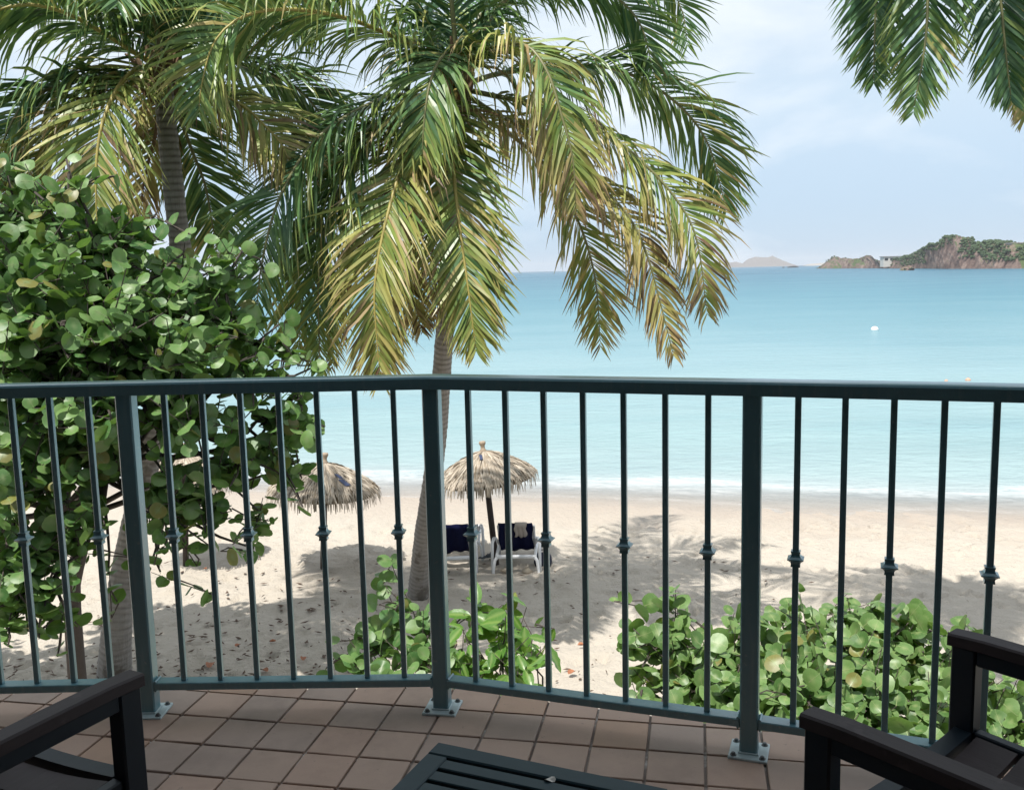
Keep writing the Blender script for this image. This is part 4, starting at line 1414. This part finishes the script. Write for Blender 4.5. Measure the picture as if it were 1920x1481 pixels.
def plant(root, blobs, mat, rng, size, dens, kind="round", upb=0.55, camb=0.35, nleaf=(5, 9), inner=0.25, twig=0.006, base=None, limb=0.05, wide=0.0, keepn=298, stemlen=0.075):
    variants = [leaf_mesh("leaf", mat, kind, 100 + i) for i in range(9)]
    leaves = []
    tw = MB(); br = MB()
    o0 = ORI[root.name]
    for (px, py, rp, Y) in blobs:
        c = at(px, py, Y)
        R = rp * Y / F * 0.95
        n = max(1, int(dens * (R / size) ** 2))
        # limb from the base towards this clump
        if base is not None:
            b = np.array(base[rng.randrange(len(base))])
            mid = (b * 0.45 + c * 0.55) + np.array([rng.uniform(-.25, .25), rng.uniform(-.2, .2), rng.uniform(-0.15, 0.35) - 0.2])
            Q, _ = curve([b, mid, c], 12)
            Q = Q + np.array([[rng.gauss(0, 0.02) for _ in range(3)] for _ in range(12)])
            br.tube(Q, np.linspace(limb, limb * 0.25, 12), 6)
        for k in range(n):
            while True:
                v = np.array([rng.gauss(0, 1) for _ in range(3)])
                v = nrm(v)
                if v[2] > -0.75: break
            rad = R * (rng.uniform(0.62, 1.05) if rng.random() > inner else rng.uniform(0.2, 0.65))
            if rng.random() < 0.07: rad = R * rng.uniform(1.1, 1.35)
            tip = c + v * rad * np.array([1, 1.15, 1])
            axis = nrm(v + np.array([rng.gauss(0, .35), rng.gauss(0, .35), 0.55 + rng.gauss(0, .3)]))
            nl = rng.randint(*nleaf)
            L = nl * stemlen * (size / 0.09)
            st = tip - axis * L
            start = c + (st - c) * 0.35
            tw.tube([start, (start + st) / 2 + np.array([rng.gauss(0, .03), rng.gauss(0, .03), rng.gauss(0, .03)]), st, tip], [twig * 1.6, twig * 1.3, twig, twig * 0.6], 4, False)
            az = rng.uniform(0, 6.28)
            x_ = nrm(np.cross(axis, [0.3, 0.2, 0.9])); y_ = np.cross(axis, x_)
            for q in range(nl):
                u = q / max(1, nl - 1)
                p = st + axis * L * u
                az += 2.4 + rng.gauss(0, 0.5)
                side = x_ * math.cos(az) + y_ * math.sin(az)
                s = size * rng.choice((0.6, 0.8, 1.0, 1.0, 1.1)) * rng.uniform(0.88, 1.12) * (1 - 0.30 * u * rng.random())
                out = nrm(side + axis * (0.1 + 0.5 * u)) if kind == "round" else nrm(side + axis * 0.15 + DOWN * 0.55)
                camd = nrm(EYE - p)
                nr = nrm(axis * 0.55 + np.array([0, 0, upb]) + camd * camb * rng.uniform(0, 1.6) - side * 0.15 + np.array([rng.gauss(0, .58) for _ in range(3)]))
                yv = nrm(out - nr * (out @ nr))
                xv = np.cross(yv, nr)
                pos = p + yv * s * (0.95 if kind == "round" else 1.0)
                leaves.append((pos, xv, yv, nr, s))
    # which leaves show largest: nearest first, one per patch of view
    order = sorted(range(len(leaves)), key=lambda i: leaves[i][0][1] - 0.8 * abs(leaves[i][3] @ nrm(EYE - leaves[i][0])))
    seen, keep = {}, []
    cell = 20
    for i in order:
        px, py = project(leaves[i][0])
        if not (-20 < px < 1940 and -20 < py < 1500): continue
        k = (int(px // cell), int(py // cell))
        if k in seen: continue
        seen[k] = 1
        keep.append(i)
        if len(keep) >= keepn: break
    ks = set(keep)
    rest = MB()
    for i, (p, xv, yv, nr, s) in enumerate(leaves):
        vmb, me = variants[i % 9]
        if i in ks:
            o = bpy.data.objects.new("leaf", me)
            COL.objects.link(o)
            o.parent = root
            M4 = Matrix.Identity(4)
            for r_ in range(3):
                M4[r_][0], M4[r_][1], M4[r_][2] = xv[r_] * s, yv[r_] * s, nr[r_] * s
                M4[r_][3] = p[r_] - o0[r_]
            o.matrix_basis = M4
        else:
            V = np.array(vmb.v)
            Wv = p + s * (V[:, :1] * xv + V[:, 1:2] * yv + V[:, 2:3] * nr)
            rn = rng.random()
            rest.add(Wv, vmb.f, [(c_[0], rn, 0) for c_ in vmb.c]); rest.uv.extend(vmb.uv)
    if rest.v:
        part("foliage", rest, mat, root, True, kind="stuff")
    part("twigs", tw, M_TWIG, root, kind="stuff")
    if br.v:
        part("branches", br, M_TWIG, root, True)
    return len(leaves)


rg = random.Random(5)
gb = np.array([-4.35, 8.7, 0.0])
gt = thing("sea_grape_tree", "large sea grape tree with round green leaves filling the left side", "tree", tuple(gb))
fork = at(120, 960, 8.3)
tr_mb = MB()
Q, _ = curve([gb - np.array([0, 0, .1]), at(135, 1120, 8.6), at(150, 1040, 8.45), fork], 14)
tr_mb.tube(Q, np.linspace(0.095, 0.07, 14), 10)
Q, _ = curve([fork, at(90, 800, 8.1), at(70, 640, 7.9)], 12)
tr_mb.tube(Q, np.linspace(0.06, 0.035, 12), 8)
Q, _ = curve([fork, at(220, 860, 8.2), at(300, 740, 8.0)], 12)
tr_mb.tube(Q, np.linspace(0.055, 0.03, 12), 8)
part("trunk", tr_mb, M_TWIG, gt, True)
tree_blobs = [(25, 390, 80, 7.8), (10, 325, 34, 7.8), (128, 300, 20, 7.6), (60, 345, 30, 7.6), (200, 405, 30, 7.7), (285, 400, 22, 7.8), (350, 465, 26, 7.9), (455, 460, 26, 8.0), (125, 355, 48, 7.6), (60, 500, 130, 7.4), (215, 460, 75, 7.8), (265, 425, 40, 7.9), (180, 590, 135, 7.3), (330, 540, 85, 7.9), (415, 500, 55, 8.0), (330, 640, 120, 7.5), (435, 590, 70, 8.0),
              (60, 690, 135, 7.4), (200, 730, 130, 7.3), (350, 760, 115, 7.6), (470, 690, 75, 8.0), (525, 612, 26, 8.2), (500, 640, 34, 8.1), (525, 770, 60, 8.1), (560, 735, 28, 8.2), (588, 690, 14, 8.2), (548, 805, 32, 8.1),
              (50, 860, 130, 7.5), (180, 830, 80, 7.6), (330, 900, 80, 7.7), (455, 850, 75, 7.9), (520, 850, 45, 8.1), (560, 885, 26, 8.1), (60, 1010, 100, 7.5), (150, 960, 60, 7.6), (310, 960, 50, 7.7), (395, 940, 50, 7.8),
              (350, 1010, 28, 7.8), (480, 960, 38, 7.9), (475, 1030, 22, 8.0), (295, 1070, 16, 7.9), (205, 1075, 16, 7.9), (50, 1115, 55, 7.5), (120, 1140, 30, 7.6), (-120, 560, 180, 7.9), (-130, 850, 190, 7.9), (250, 520, 120, 9.6), (380, 600, 95, 9.6), (100, 560, 150, 9.8), (-150, 500, 250, 9.6), (440, 650, 60, 9.5), (20, 1060, 80, 7.3), (95, 1090, 50, 7.4), (15, 1160, 40, 7.4), (-110, 590, 80, 10.8), (20, 540, 75, 10.8), (120, 600, 70, 10.8), (190, 520, 55, 10.9), (-60, 480, 80, 10.6), (60, 650, 70, 10.6), (-60, 740, 200, 9.0), (60, 640, 150, 9.4), (200, 650, 130, 9.4), (-260, 720, 230, 8.8), (-200, 1000, 180, 8.4), (-210, 840, 140, 9.5), (-120, 780, 100, 9.4), (-70, 900, 110, 9.0), (-130, 1000, 120, 8.8), (-20, 980, 60, 8.4), (-330, 880, 150, 9.6), (90, 430, 60, 8.8), (300, 600, 90, 8.9), (150, 700, 130, 9.0)]  # clumps far behind and off left are added to shade the sand
n_ = plant(gt, tree_blobs, M_GRAPE_TREE, rg, 0.080, 0.92, base=[fork, at(90, 800, 8.1), at(220, 860, 8.2), at(300, 740, 8.0), at(70, 640, 7.9)], limb=0.035)

bb = np.array([3.4, 7.2, 0.0])
b1 = thing("sea_grape_bush", "low sea grape bush with fresh round leaves below the railing at the right", "bush", tuple(bb), 0, "sea grape bushes on the sand")
bush_blobs = [(1262, 1130, 34, 7.3), (1255, 1190, 55, 7.2), (1290, 1260, 85, 6.9), (1380, 1220, 80, 7.3), (1470, 1190, 75, 7.4), (1600, 1170, 78, 7.5), (1690, 1180, 80, 7.4), (1760, 1250, 85, 7.1), (1850, 1300, 75, 7.0),
              (1480, 1280, 100, 6.8), (1600, 1280, 110, 6.8), (1730, 1340, 95, 6.6), (1205, 1270, 32, 6.9), (1190, 1190, 18, 7.0), (1370, 1310, 85, 6.6), (1540, 1380, 100, 6.3), (1690, 1420, 90, 6.2), (1850, 1390, 70, 6.6), (1930, 1340, 80, 7.0), (1820, 1180, 32, 7.4), (1440, 1380, 90, 6.3)]
bases = [bb + np.array([dx, dy, 0.1]) for dx, dy in ((-1.4, 0), (-0.7, -0.2), (0, 0), (0.6, -0.2), (-0.3, 0.2))]
plant(b1, bush_blobs, M_GRAPE_BUSH, rg, 0.081, 1.5, base=bases, limb=0.016, upb=0.6, camb=0.45, twig=0.005)

mb_ = np.array([-1.05, 8.6, 0.0])
b2 = thing("sea_grape_bush", "small sea grape bush with a tall sprig at the foot of the middle palm", "bush", tuple(mb_), 0, "sea grape bushes on the sand")
plant(b2, [(733, 1052, 24, 8.9), (728, 1100, 24, 8.8), (760, 1130, 26, 8.8), (735, 1165, 36, 8.7), (795, 1170, 42, 8.6), (715, 1215, 50, 8.4), (780, 1220, 60, 8.3), (840, 1190, 36, 8.6), (850, 1240, 45, 8.2), (680, 1240, 36, 8.2), (648, 1195, 18, 8.4), (665, 1215, 14, 8.4), (700, 1265, 50, 8.0), (800, 1275, 60, 8.0)],
      M_GRAPE_TREE, rg, 0.094, 0.95, base=[mb_ + np.array([d, 0, 0.1]) for d in (-0.2, 0, 0.2)], limb=0.014, nleaf=(4, 6), twig=0.006, upb=0.6, camb=0.45)

nb = np.array([-0.12, 8.0, 0.0])
b3 = thing("broad_leaf_shrub", "bright shrub with long glossy pointed leaves right of the middle post", "shrub", tuple(nb))
plant(b3, [(865, 1195, 40, 8.1), (862, 1255, 45, 7.9), (880, 1140, 40, 8.3), (930, 1150, 55, 8.2), (985, 1165, 45, 8.3), (1010, 1215, 40, 8.2), (940, 1215, 70, 7.9), (890, 1210, 50, 8.0), (960, 1270, 60, 7.7), (900, 1280, 50, 7.7)],
      M_NONI, rg, 0.135, 1.5, kind="long", base=[nb + np.array([d, 0, 0.1]) for d in (-0.15, 0, 0.15)], limb=0.016, nleaf=(4, 6), upb=0.35, camb=0.5, stemlen=0.05)


# ------------------------------------------------------------------ beach umbrellas
def palapa(label, foot, top, rad, seed, drop=0.62, patch=None, detail=1.0):
    rng = random.Random(seed)
    foot = np.array(foot); top = np.array(top)
    ax = nrm(top - foot)
    x_ = nrm(np.cross([0, 1, 0], ax)); y_ = np.cross(ax, x_)
    t = thing("thatched_umbrella", label, "beach umbrella", tuple(foot), 0, "thatched umbrellas on the beach")
    mb = MB(); mb.tube([foot - ax * 0.2, foot + (top - foot) * 0.5, top - ax * 0.12], [0.052, 0.05, 0.045], 10); part("pole", mb, M_POLE, t, True)

    def P(r, a, dz=0.0):                            # domed cone
        u = r / rad
        z = -drop * (0.55 * u + 0.45 * u ** 2.3) - 0.09 + dz
        return top + ax * z + (x_ * math.cos(a) + y_ * math.sin(a)) * r
    mb = MB()
    nr_, na = 6, 20
    for j in range(nr_ + 1):
        for i in range(na):
            mb.v.append(tuple(P(0.03 + (rad * 0.93 - 0.03) * j / nr_, 2 * math.pi * i / na, -0.03)))
    for j in range(nr_):
        for i in range(na):
            i2 = (i + 1) % na
            mb.f.append((j * na + i, (j + 1) * na + i, (j + 1) * na + i2, j * na + i2))
    mb.c = [(0, 0, 0)] * len(mb.v); mb.mi = [0] * len(mb.f)
    part("canopy_frame", mb, M_THATCH_BASE, t, True)
    mb = MB()
    tiers = 7
    for j in range(tiers):
        r0 = rad * (0.02 + 0.80 * j / (tiers - 1))
        r1 = min(rad, r0 + rad * 0.36)
        n = int((110 + 330 * r0 / rad) * detail)
        for i in range(n):
            a = 2 * math.pi * (i + rng.uniform(-0.5, 0.5)) / n
            ra = r0 + rng.uniform(-0.02, 0.04)
            rb_ = r1 + rng.uniform(-0.06, 0.02)
            da = rng.gauss(0, 0.05)
            lift0 = 0.012 + 0.03 * j / tiers
            w = rng.uniform(0.012, 0.026)
            tang = -x_ * math.sin(a) + y_ * math.cos(a)
            p0 = P(max(0.015, ra), a, lift0 + 0.025)
            p1 = P((ra + rb_) / 2, a + da * 0.5, lift0 + rng.uniform(0.015, 0.05))
            p2 = P(rb_, a + da, lift0 + rng.uniform(-0.01, 0.04))
            pts_ = [p0, p1, p2]
            if j == tiers - 1:
                pts_.append(p2 + (x_ * math.cos(a) + y_ * math.sin(a)) * rng.uniform(0.0, 0.05) + DOWN * rng.uniform(0.11, 0.18))
            elif rng.random() < 0.35:
                pts_.append(p2 + (x_ * math.cos(a) + y_ * math.sin(a)) * rng.uniform(0.01, 0.04) + DOWN * rng.uniform(0.02, 0.07))
            cv = min(1, max(0.01, rng.gauss(0.62, 0.24)))
            vs, cs = [], []
            tw_ = rng.gauss(0, 0.5)
            for k, p in enumerate(pts_):
                ww = w * (1 if k < len(pts_) - 1 else 0.45)
                dirw = tang * math.cos(tw_) + ax * math.sin(tw_)
                vs += [p - dirw * ww / 2, p + dirw * ww / 2]
                cs += [(cv * (0.75 if k == 3 else 1), 0, 0)] * 2
            mb.add(vs, [(2 * k, 2 * k + 1, 2 * k + 3, 2 * k + 2) for k in range(len(pts_) - 1)], cs)
    part("thatch", mb, M_THATCH, t, kind="stuff")
    mb = MB()
    R3 = Matrix([[x_[i], y_[i], ax[i]] for i in range(3)])
    q = MB(); q.lathe([(0.055, -0.10), (0.06, -0.06), (0.038, -0.03), (0.034, 0.01), (0.052, 0.05), (0.058, 0.075), (0.05, 0.095), (0.0, 0.10)], (0, 0, 0), 12)
    mb.add([top + np.array(R3 @ Vector(v)) for v in q.v], q.f)
    part("cap", mb, M_CLAY, t, True)
    if patch:
        mb = MB()
        for (r, a, w, h) in patch:
            tang = -x_ * math.sin(a) + y_ * math.cos(a)
            vs = [P(r, a, 0.085) - tang * w / 2, P(r, a, 0.085) + tang * w / 2, P(r + h, a + 0.1, 0.085) + tang * w / 2, P(r + h, a + 0.1, 0.08) - tang * w / 2]
            vs += [v - ax * 0.004 for v in vs]
            mb.add(vs, [(0, 1, 2, 3), (7, 6, 5, 4), (0, 4, 5, 1), (1, 5, 6, 2), (2, 6, 7, 3), (3, 7, 4, 0)])
        part("patch", mb, M_PATCH, t)
    return t


f1 = on_z(930, 1054)
palapa("thatched umbrella on a tilted dark pole standing over the loungers", f1, at(905, 838, f1[1]), 0.85, 31, 0.47, [(0.22, -1.75, 0.05, 0.12)])
f2 = np.array([at(603, 1010, 14.8)[0], 14.8, 0.0])
palapa("thatched umbrella with a blue patch left of the middle palm trunk", f2, at(609, 860, 14.8), 0.90, 32, 0.48, [(0.42, -0.95, 0.06, 0.10), (0.54, -0.90, 0.09, 0.13)])
f3 = np.array([at(345, 1010, 15.2)[0], 15.2, 0.0])
palapa("thatched umbrella mostly hidden behind the leaves of the left tree", f3, at(345, 842, 15.2), 0.84, 33, 0.50)


# ------------------------------------------------------------------ loungers, towels and small things
def lounger(label, loc, ang, back_z=0.74):
    # local: +y towards the sea (feet end); we look at the back end
    t = thing("sun_lounger", label, "sun lounger", tuple(loc), ang, "white plastic loungers under the umbrella")
    w = 0.31
    for s in (-1, 1):
        pts_ = [(s * w, 0.0, 0.265), (s * w, 0.3, 0.285), (s * w, 0.65, 0.29), (s * w, 0.95, 0.26), (s * w * 0.98, 1.22, 0.22)]
        mb = MB()
        for a, b in zip(pts_[:-1], pts_[1:]): mb.bar(a, b, 0.045, 0.06, 0.008)
        part("side_rail", mb, M_PLASTIC, t, local=True)
        mb = MB(); mb.tube([(s * w * 0.97, 0.0, 0.268), (s * (w + 0.03), -0.015, 0.21), (s * (w + 0.055), -0.03, 0.03), (s * (w + 0.058), -0.03, -0.05)], [0.03, 0.026, 0.022, 0.02], 8); part("leg", mb, M_PLASTIC, t, True, local=True)
        mb = MB(); mb.tube([(s * w * 0.97, 1.1, 0.24), (s * (w + 0.03), 1.12, 0.18), (s * (w + 0.05), 1.13, -0.05)], [0.03, 0.025, 0.02], 8); part("leg", mb, M_PLASTIC, t, True, local=True)
        mb = MB(); mb.tube([(s * (w - 0.02), 0.42, 0.35), (s * (w + 0.03), 0.25, 0.50), (s * (w + 0.05), 0.12, 0.535), (s * (w + 0.07), 0.06, 0.48), (s * (w + 0.075), 0.05, 0.16), (s * (w + 0.075), 0.05, -0.03)], [0.022, 0.026, 0.028, 0.026, 0.022, 0.02], 8)
        part("armrest", mb, M_PLASTIC, t, True, local=True)
    mb = MB(); mb.box((0, -0.005, 0.272), (2 * w + 0.01, 0.06, 0.065), None, 0.02); part("end_rail", mb, M_PLASTIC, t, local=True)
    mb = MB(); mb.box((0, 1.23, 0.22), (2 * w, 0.05, 0.05), None, 0.015); part("end_rail", mb, M_PLASTIC, t, local=True)
    for k in range(8):
        y = 0.62 + k * 0.07
        mb = MB(); mb.box((0, y, 0.315 - 0.13 * (y - 0.5)), (2 * w - 0.06, 0.052, 0.014), None, 0.003); part("slat", mb, M_PLASTIC, t, local=True)
    # raised backrest: hinge at y .55, top at y .12
    a = np.array([0, 0.50, 0.28]); b = np.array([0, 0.16, back_z])
    for k in range(9):
        p = a + (b - a) * (k + 0.5) / 9
        mb = MB(); mb.bar((-w + 0.035, p[1], p[2]), (w - 0.035, p[1], p[2]), 0.014, 0.052, 0.003, tuple(nrm(b - a))); part("back_slat", mb, M_PLASTIC, t, local=True)
    for s in (-1, 1):
        mb = MB(); mb.bar((s * (w - 0.02), 0.50, 0.28), (s * (w - 0.02), 0.16, back_z), 0.035, 0.03, 0.006, (0, 1, 0)); part("back_frame", mb, M_PLASTIC, t, local=True)
    return t, a, b


def drape(name, label, t, a, b, x0, x1, lo, hi_front, mat, seed, cat="towel", folds=0.012):
    # cloth hung over the top edge of a backrest: down the back, over, a little down the front (local frame of the lounger t)
    rng = random.Random(seed)
    d = nrm(b - a); nb_ = np.array([0, d[2], -d[1]])
    nb_ = nb_ if nb_[1] < 0 else -nb_                # towards the viewer (back side)
    L = np.linalg.norm(b - a)
    prof = []
    for s in np.linspace(lo, 1.0, 10): prof.append(a + d * L * s + nb_ * (0.035 + 0.035 * (1 - s)))
    prof.append(b + d * 0.035 + nb_ * 0.012); prof.append(b + d * 0.035 - nb_ * 0.02)
    for s in np.linspace(1.0, hi_front, 5): prof.append(a + d * L * s - nb_ * 0.035)
    nx = 17
    ph = rng.uniform(0, 6)
    vs = []
    for j, p in enumerate(prof):
        for i in range(nx):
            u = i / (nx - 1)
            x = x0 + (x1 - x0) * u + 0.012 * math.sin(j * 0.8 + ph) * (1 if i in (0, nx - 1) else 0.4)
            f = folds * math.sin(u * 17 + ph + 0.15 * j) * (1 if j < 9 else 0.4) * (1 + 0.6 * (9 - min(j, 9)) / 9)
            q = p + nb_ * f * (1 if j < 10 else -1)
            vs.append((x, q[1], q[2] + 0.010 * math.sin(u * 9 + ph) * (j == 0)))
    fs = [(j * nx + i, j * nx + i + 1, (j + 1) * nx + i + 1, (j + 1) * nx + i) for j in range(len(prof) - 1) for i in range(nx - 1)]
    mb = MB()
    M4 = Matrix.Rotation(t.rotation_euler[2], 4, "Z"); M4.translation = t.location
    mb.add([tuple(M4 @ Vector(v)) for v in vs], fs)
    o = solo(name, mb, mat, label, cat, loc=tuple(M4 @ Vector(b)), smooth=True)
    md = o.modifiers.new("thickness", "SOLIDIFY"); md.thickness = 0.008; md.offset = 0
    return o


lr = on_z(968, 1074); ll = on_z(850, 1077)
t1, a1, b1_ = lounger("white plastic lounger right of the umbrella pole under a navy towel", (lr[0], lr[1], 0.0), math.radians(-4))
drape("beach_towel", "navy towel over the lounger right of the umbrella pole", t1, a1, b1_, -0.285, 0.265, 0.03, 0.55, M_NAVY, 1)
drape("grey_towel", "small grey cloth hanging over the navy towel's top edge", t1, a1 + np.array([0, -0.022, 0]), b1_ + np.array([0, -0.045, 0.026]), -0.02, 0.17, 0.58, 0.80, M_GREYT, 2, "cloth", 0.007)
t2, a2, b2_ = lounger("white plastic lounger half hidden by the middle post under a navy towel", (ll[0], ll[1], 0.0), math.radians(5))
drape("beach_towel", "navy towel over the lounger beside the middle post", t2, a2, b2_, -0.28, 0.27, 0.0, 0.55, M_NAVY, 3)
l3 = on_z(864, 1047)
t3, a3, b3_ = lounger("white plastic lounger without a towel beyond the umbrella pole", (l3[0], l3[1], 0.0), math.radians(0), 0.54)

c = on_z(1018, 1060)
t = thing("beach_bag", "dark navy bag on the sand beside the right lounger", "bag", tuple(c))
mb = MB()
prof = [(-0.0, 0.0)]
vs, fs = [], []
for j, (sx, sy, z) in enumerate(((0.13, 0.08, 0), (0.15, 0.095, 0.06), (0.145, 0.085, 0.14), (0.12, 0.05, 0.20), (0.10, 0.02, 0.215))):
    for i in range(12):
        a = 2 * math.pi * i / 12
        vs.append((c[0] + sx * math.copysign(abs(math.cos(a)) ** 0.6, math.cos(a)), c[1] + sy * math.copysign(abs(math.sin(a)) ** 0.6, math.sin(a)), z + 0.01 * math.sin(3 * a + j)))
for j in range(4):
    for i in range(12):
        i2 = (i + 1) % 12
        fs.append((j * 12 + i, j * 12 + i2, (j + 1) * 12 + i2, (j + 1) * 12 + i))
fs.append(tuple(48 + i for i in range(12))); fs.append(tuple(range(12))[::-1])
mb.add(vs, fs); part("body", mb, M_BAG, t, True)
mb = MB(); mb.tube([(c[0] - 0.07, c[1], 0.20), (c[0] - 0.06, c[1] - 0.04, 0.28), (c[0] + 0.06, c[1] - 0.04, 0.28), (c[0] + 0.07, c[1], 0.20)], 0.008, 6); part("handle", mb, M_BAG, t, True)

for k, (px, py, a, lb_) in enumerate(((911, 1046, 0.4, "grey sandal lying left of its pair by the umbrella pole"), (920, 1043, 0.9, "grey sandal lying nearest the umbrella pole"))):
    c = on_z(px, py)
    s = thing("sandal", lb_, "sandal", (c[0], c[1], 0.012), a, "sandals by the umbrella pole")
    mb = MB(); vs = []
    for z in (0.0, 0.022):
        for i in range(14):
            q = 2 * math.pi * i / 14
            vs.append((0.135 * math.cos(q), (0.046 + 0.008 * math.cos(q)) * math.sin(q), z))
    mb.add(vs, [tuple(range(14))[::-1], tuple(range(14, 28))] + [(i, (i + 1) % 14, 14 + (i + 1) % 14, 14 + i) for i in range(14)])
    part("sole", mb, M_SANDAL, s, local=True)
    mb = MB(); mb.tube([(0.02, -0.045, 0.015), (0.05, -0.03, 0.05), (0.085, 0, 0.03), (0.05, 0.03, 0.05), (0.02, 0.045, 0.015)], 0.008, 6); part("strap", mb, M_SANDAL, s, local=True)


def stone(px, py, r, seed, label):
    rng = random.Random(seed)
    c = on_z(px, py)
    mb = MB(); blob(mb, (c[0], c[1], 0.25 * r), r, rng, 1, 0.6)
    solo("beach_stone", mb, M_STONE, label, "stone", "pale stones by the loungers", True, (c[0], c[1], 0))
stone(948, 1071, 0.085, 1, "pale stone at the left leg of the towelled lounger")
stone(988, 1073, 0.095, 2, "pale stone lying under the middle of the right lounger")

c = on_z(1013, 1256)
t = thing("paper_cup", "white paper cup lying on the sand right of the glossy shrub", "cup", (c[0], c[1], 0.035), 0.5)
mb = MB()
q = MB(); q.lathe([(0.026, 0), (0.038, 0.09), (0.041, 0.092), (0.038, 0.095), (0.034, 0.09), (0.024, 0.004)], (0, 0, 0), 14)
mb.add([(v[2] - 0.04, v[0], v[1]) for v in q.v], q.f)
part("cup_body", mb, M_CUP, t, True, local=True)

rg = random.Random(77)
spots = [(395, 1252, 0.075, "large curled orange dead leaf on the sand near the left post"), (497, 1262, 0.05, "rust coloured dead leaf at the foot of the third baluster bay"),
         (446, 1215, 0.045, "brown dead leaf in the dappled shade left of the sea grape sprig"), (570, 1240, 0.055, "pinkish dead leaf just left of the small bush"),
         (1090, 1214, 0.05, "orange dead leaf on shaded sand right of the glossy shrub"), (385, 1070, 0.035, "small brown dead leaf on the sunlit sand below the tree"),
         (512, 1207, 0.04, "dark dead leaf on the sand between tree and small bush"), (1072, 1266, 0.06, "dark brown dead leaf close to the bottom rail beside the cup")]
for px, py, s, lb_ in spots:
    c = on_z(px, py)
    mb = MB(); vs = []
    a0 = rg.uniform(0, 6)
    for i in range(12):
        a = 2 * math.pi * i / 12
        x, y = s * math.cos(a), 0.75 * s * math.sin(a)
        vs.append((c[0] + x * math.cos(a0) - y * math.sin(a0), c[1] + x * math.sin(a0) + y * math.cos(a0), 0.035 + s * 0.5 * abs(math.sin(a)) ** 2 + rg.uniform(0, 0.01)))
    vs.append((c[0], c[1], 0.03))
    mb.add(vs, [(12, i, (i + 1) % 12) for i in range(12)])
    solo("dead_leaf", mb, M_DEADLEAF, lb_, "dead leaf", "dead leaves on the sand", True, (c[0], c[1], 0.03))

def build_litter():
    rng = random.Random(41)
    mb = MB()
    for k in range(3200):
        x, y = rng.uniform(-6.5, 4.5), rng.uniform(8.3, 15.5)
        w = math.exp(-((x + 4.2) / 2.6) ** 2 - ((y - 9.5) / 2.6) ** 2) + 0.10
        if rng.random() > w: continue
        z = 0.03 + sand_z(x, y) + 0.045 * fbm(x * 0.8, y * 0.8, 0, 3)
        a, L, wd = rng.uniform(0, 6.28), rng.uniform(0.02, 0.075), rng.uniform(0.006, 0.03)
        c_, s_ = math.cos(a), math.sin(a)
        q = [(L, 0, rng.uniform(0, .02)), (0, wd, 0.004), (-L, 0, rng.uniform(0, .02)), (0, -wd, 0.004), (0, 0, 0.018)]
        mb.add([(x + u * c_ - v * s_, y + u * s_ + v * c_, z + h) for u, v, h in q], [(0, 1, 4), (1, 2, 4), (2, 3, 4), (3, 0, 4)])
    o = part("leaf_litter", mb, M_LITTER, None)
    tag(o, "dark bits of leaf litter scattered over the shaded sand", "leaf litter", None, "stuff")
build_litter()

# ------------------------------------------------------------------ haze over the water
HAZE = 0.00011
t = NT("haze_air")
pv = t.n("ShaderNodeVolumePrincipled")
pv.inputs["Color"].default_value = (0.90, 0.94, 1.0, 1)
pv.inputs["Density"].default_value = HAZE
pv.inputs["Anisotropy"].default_value = 0.0
t.l(pv.outputs[0], t.out.inputs["Volume"])
t.m.cycles.homogeneous_volume = True if hasattr(t.m.cycles, "homogeneous_volume") else None
mb = MB(); mb.box((0, 4700, 38), (26000, 9800, 83))
hz = bpy.data.objects.new("haze", mb.mesh("haze", t.m)); COL.objects.link(hz)
tag(hz, "thin pale sea haze over the whole bay", "haze", None, "stuff")
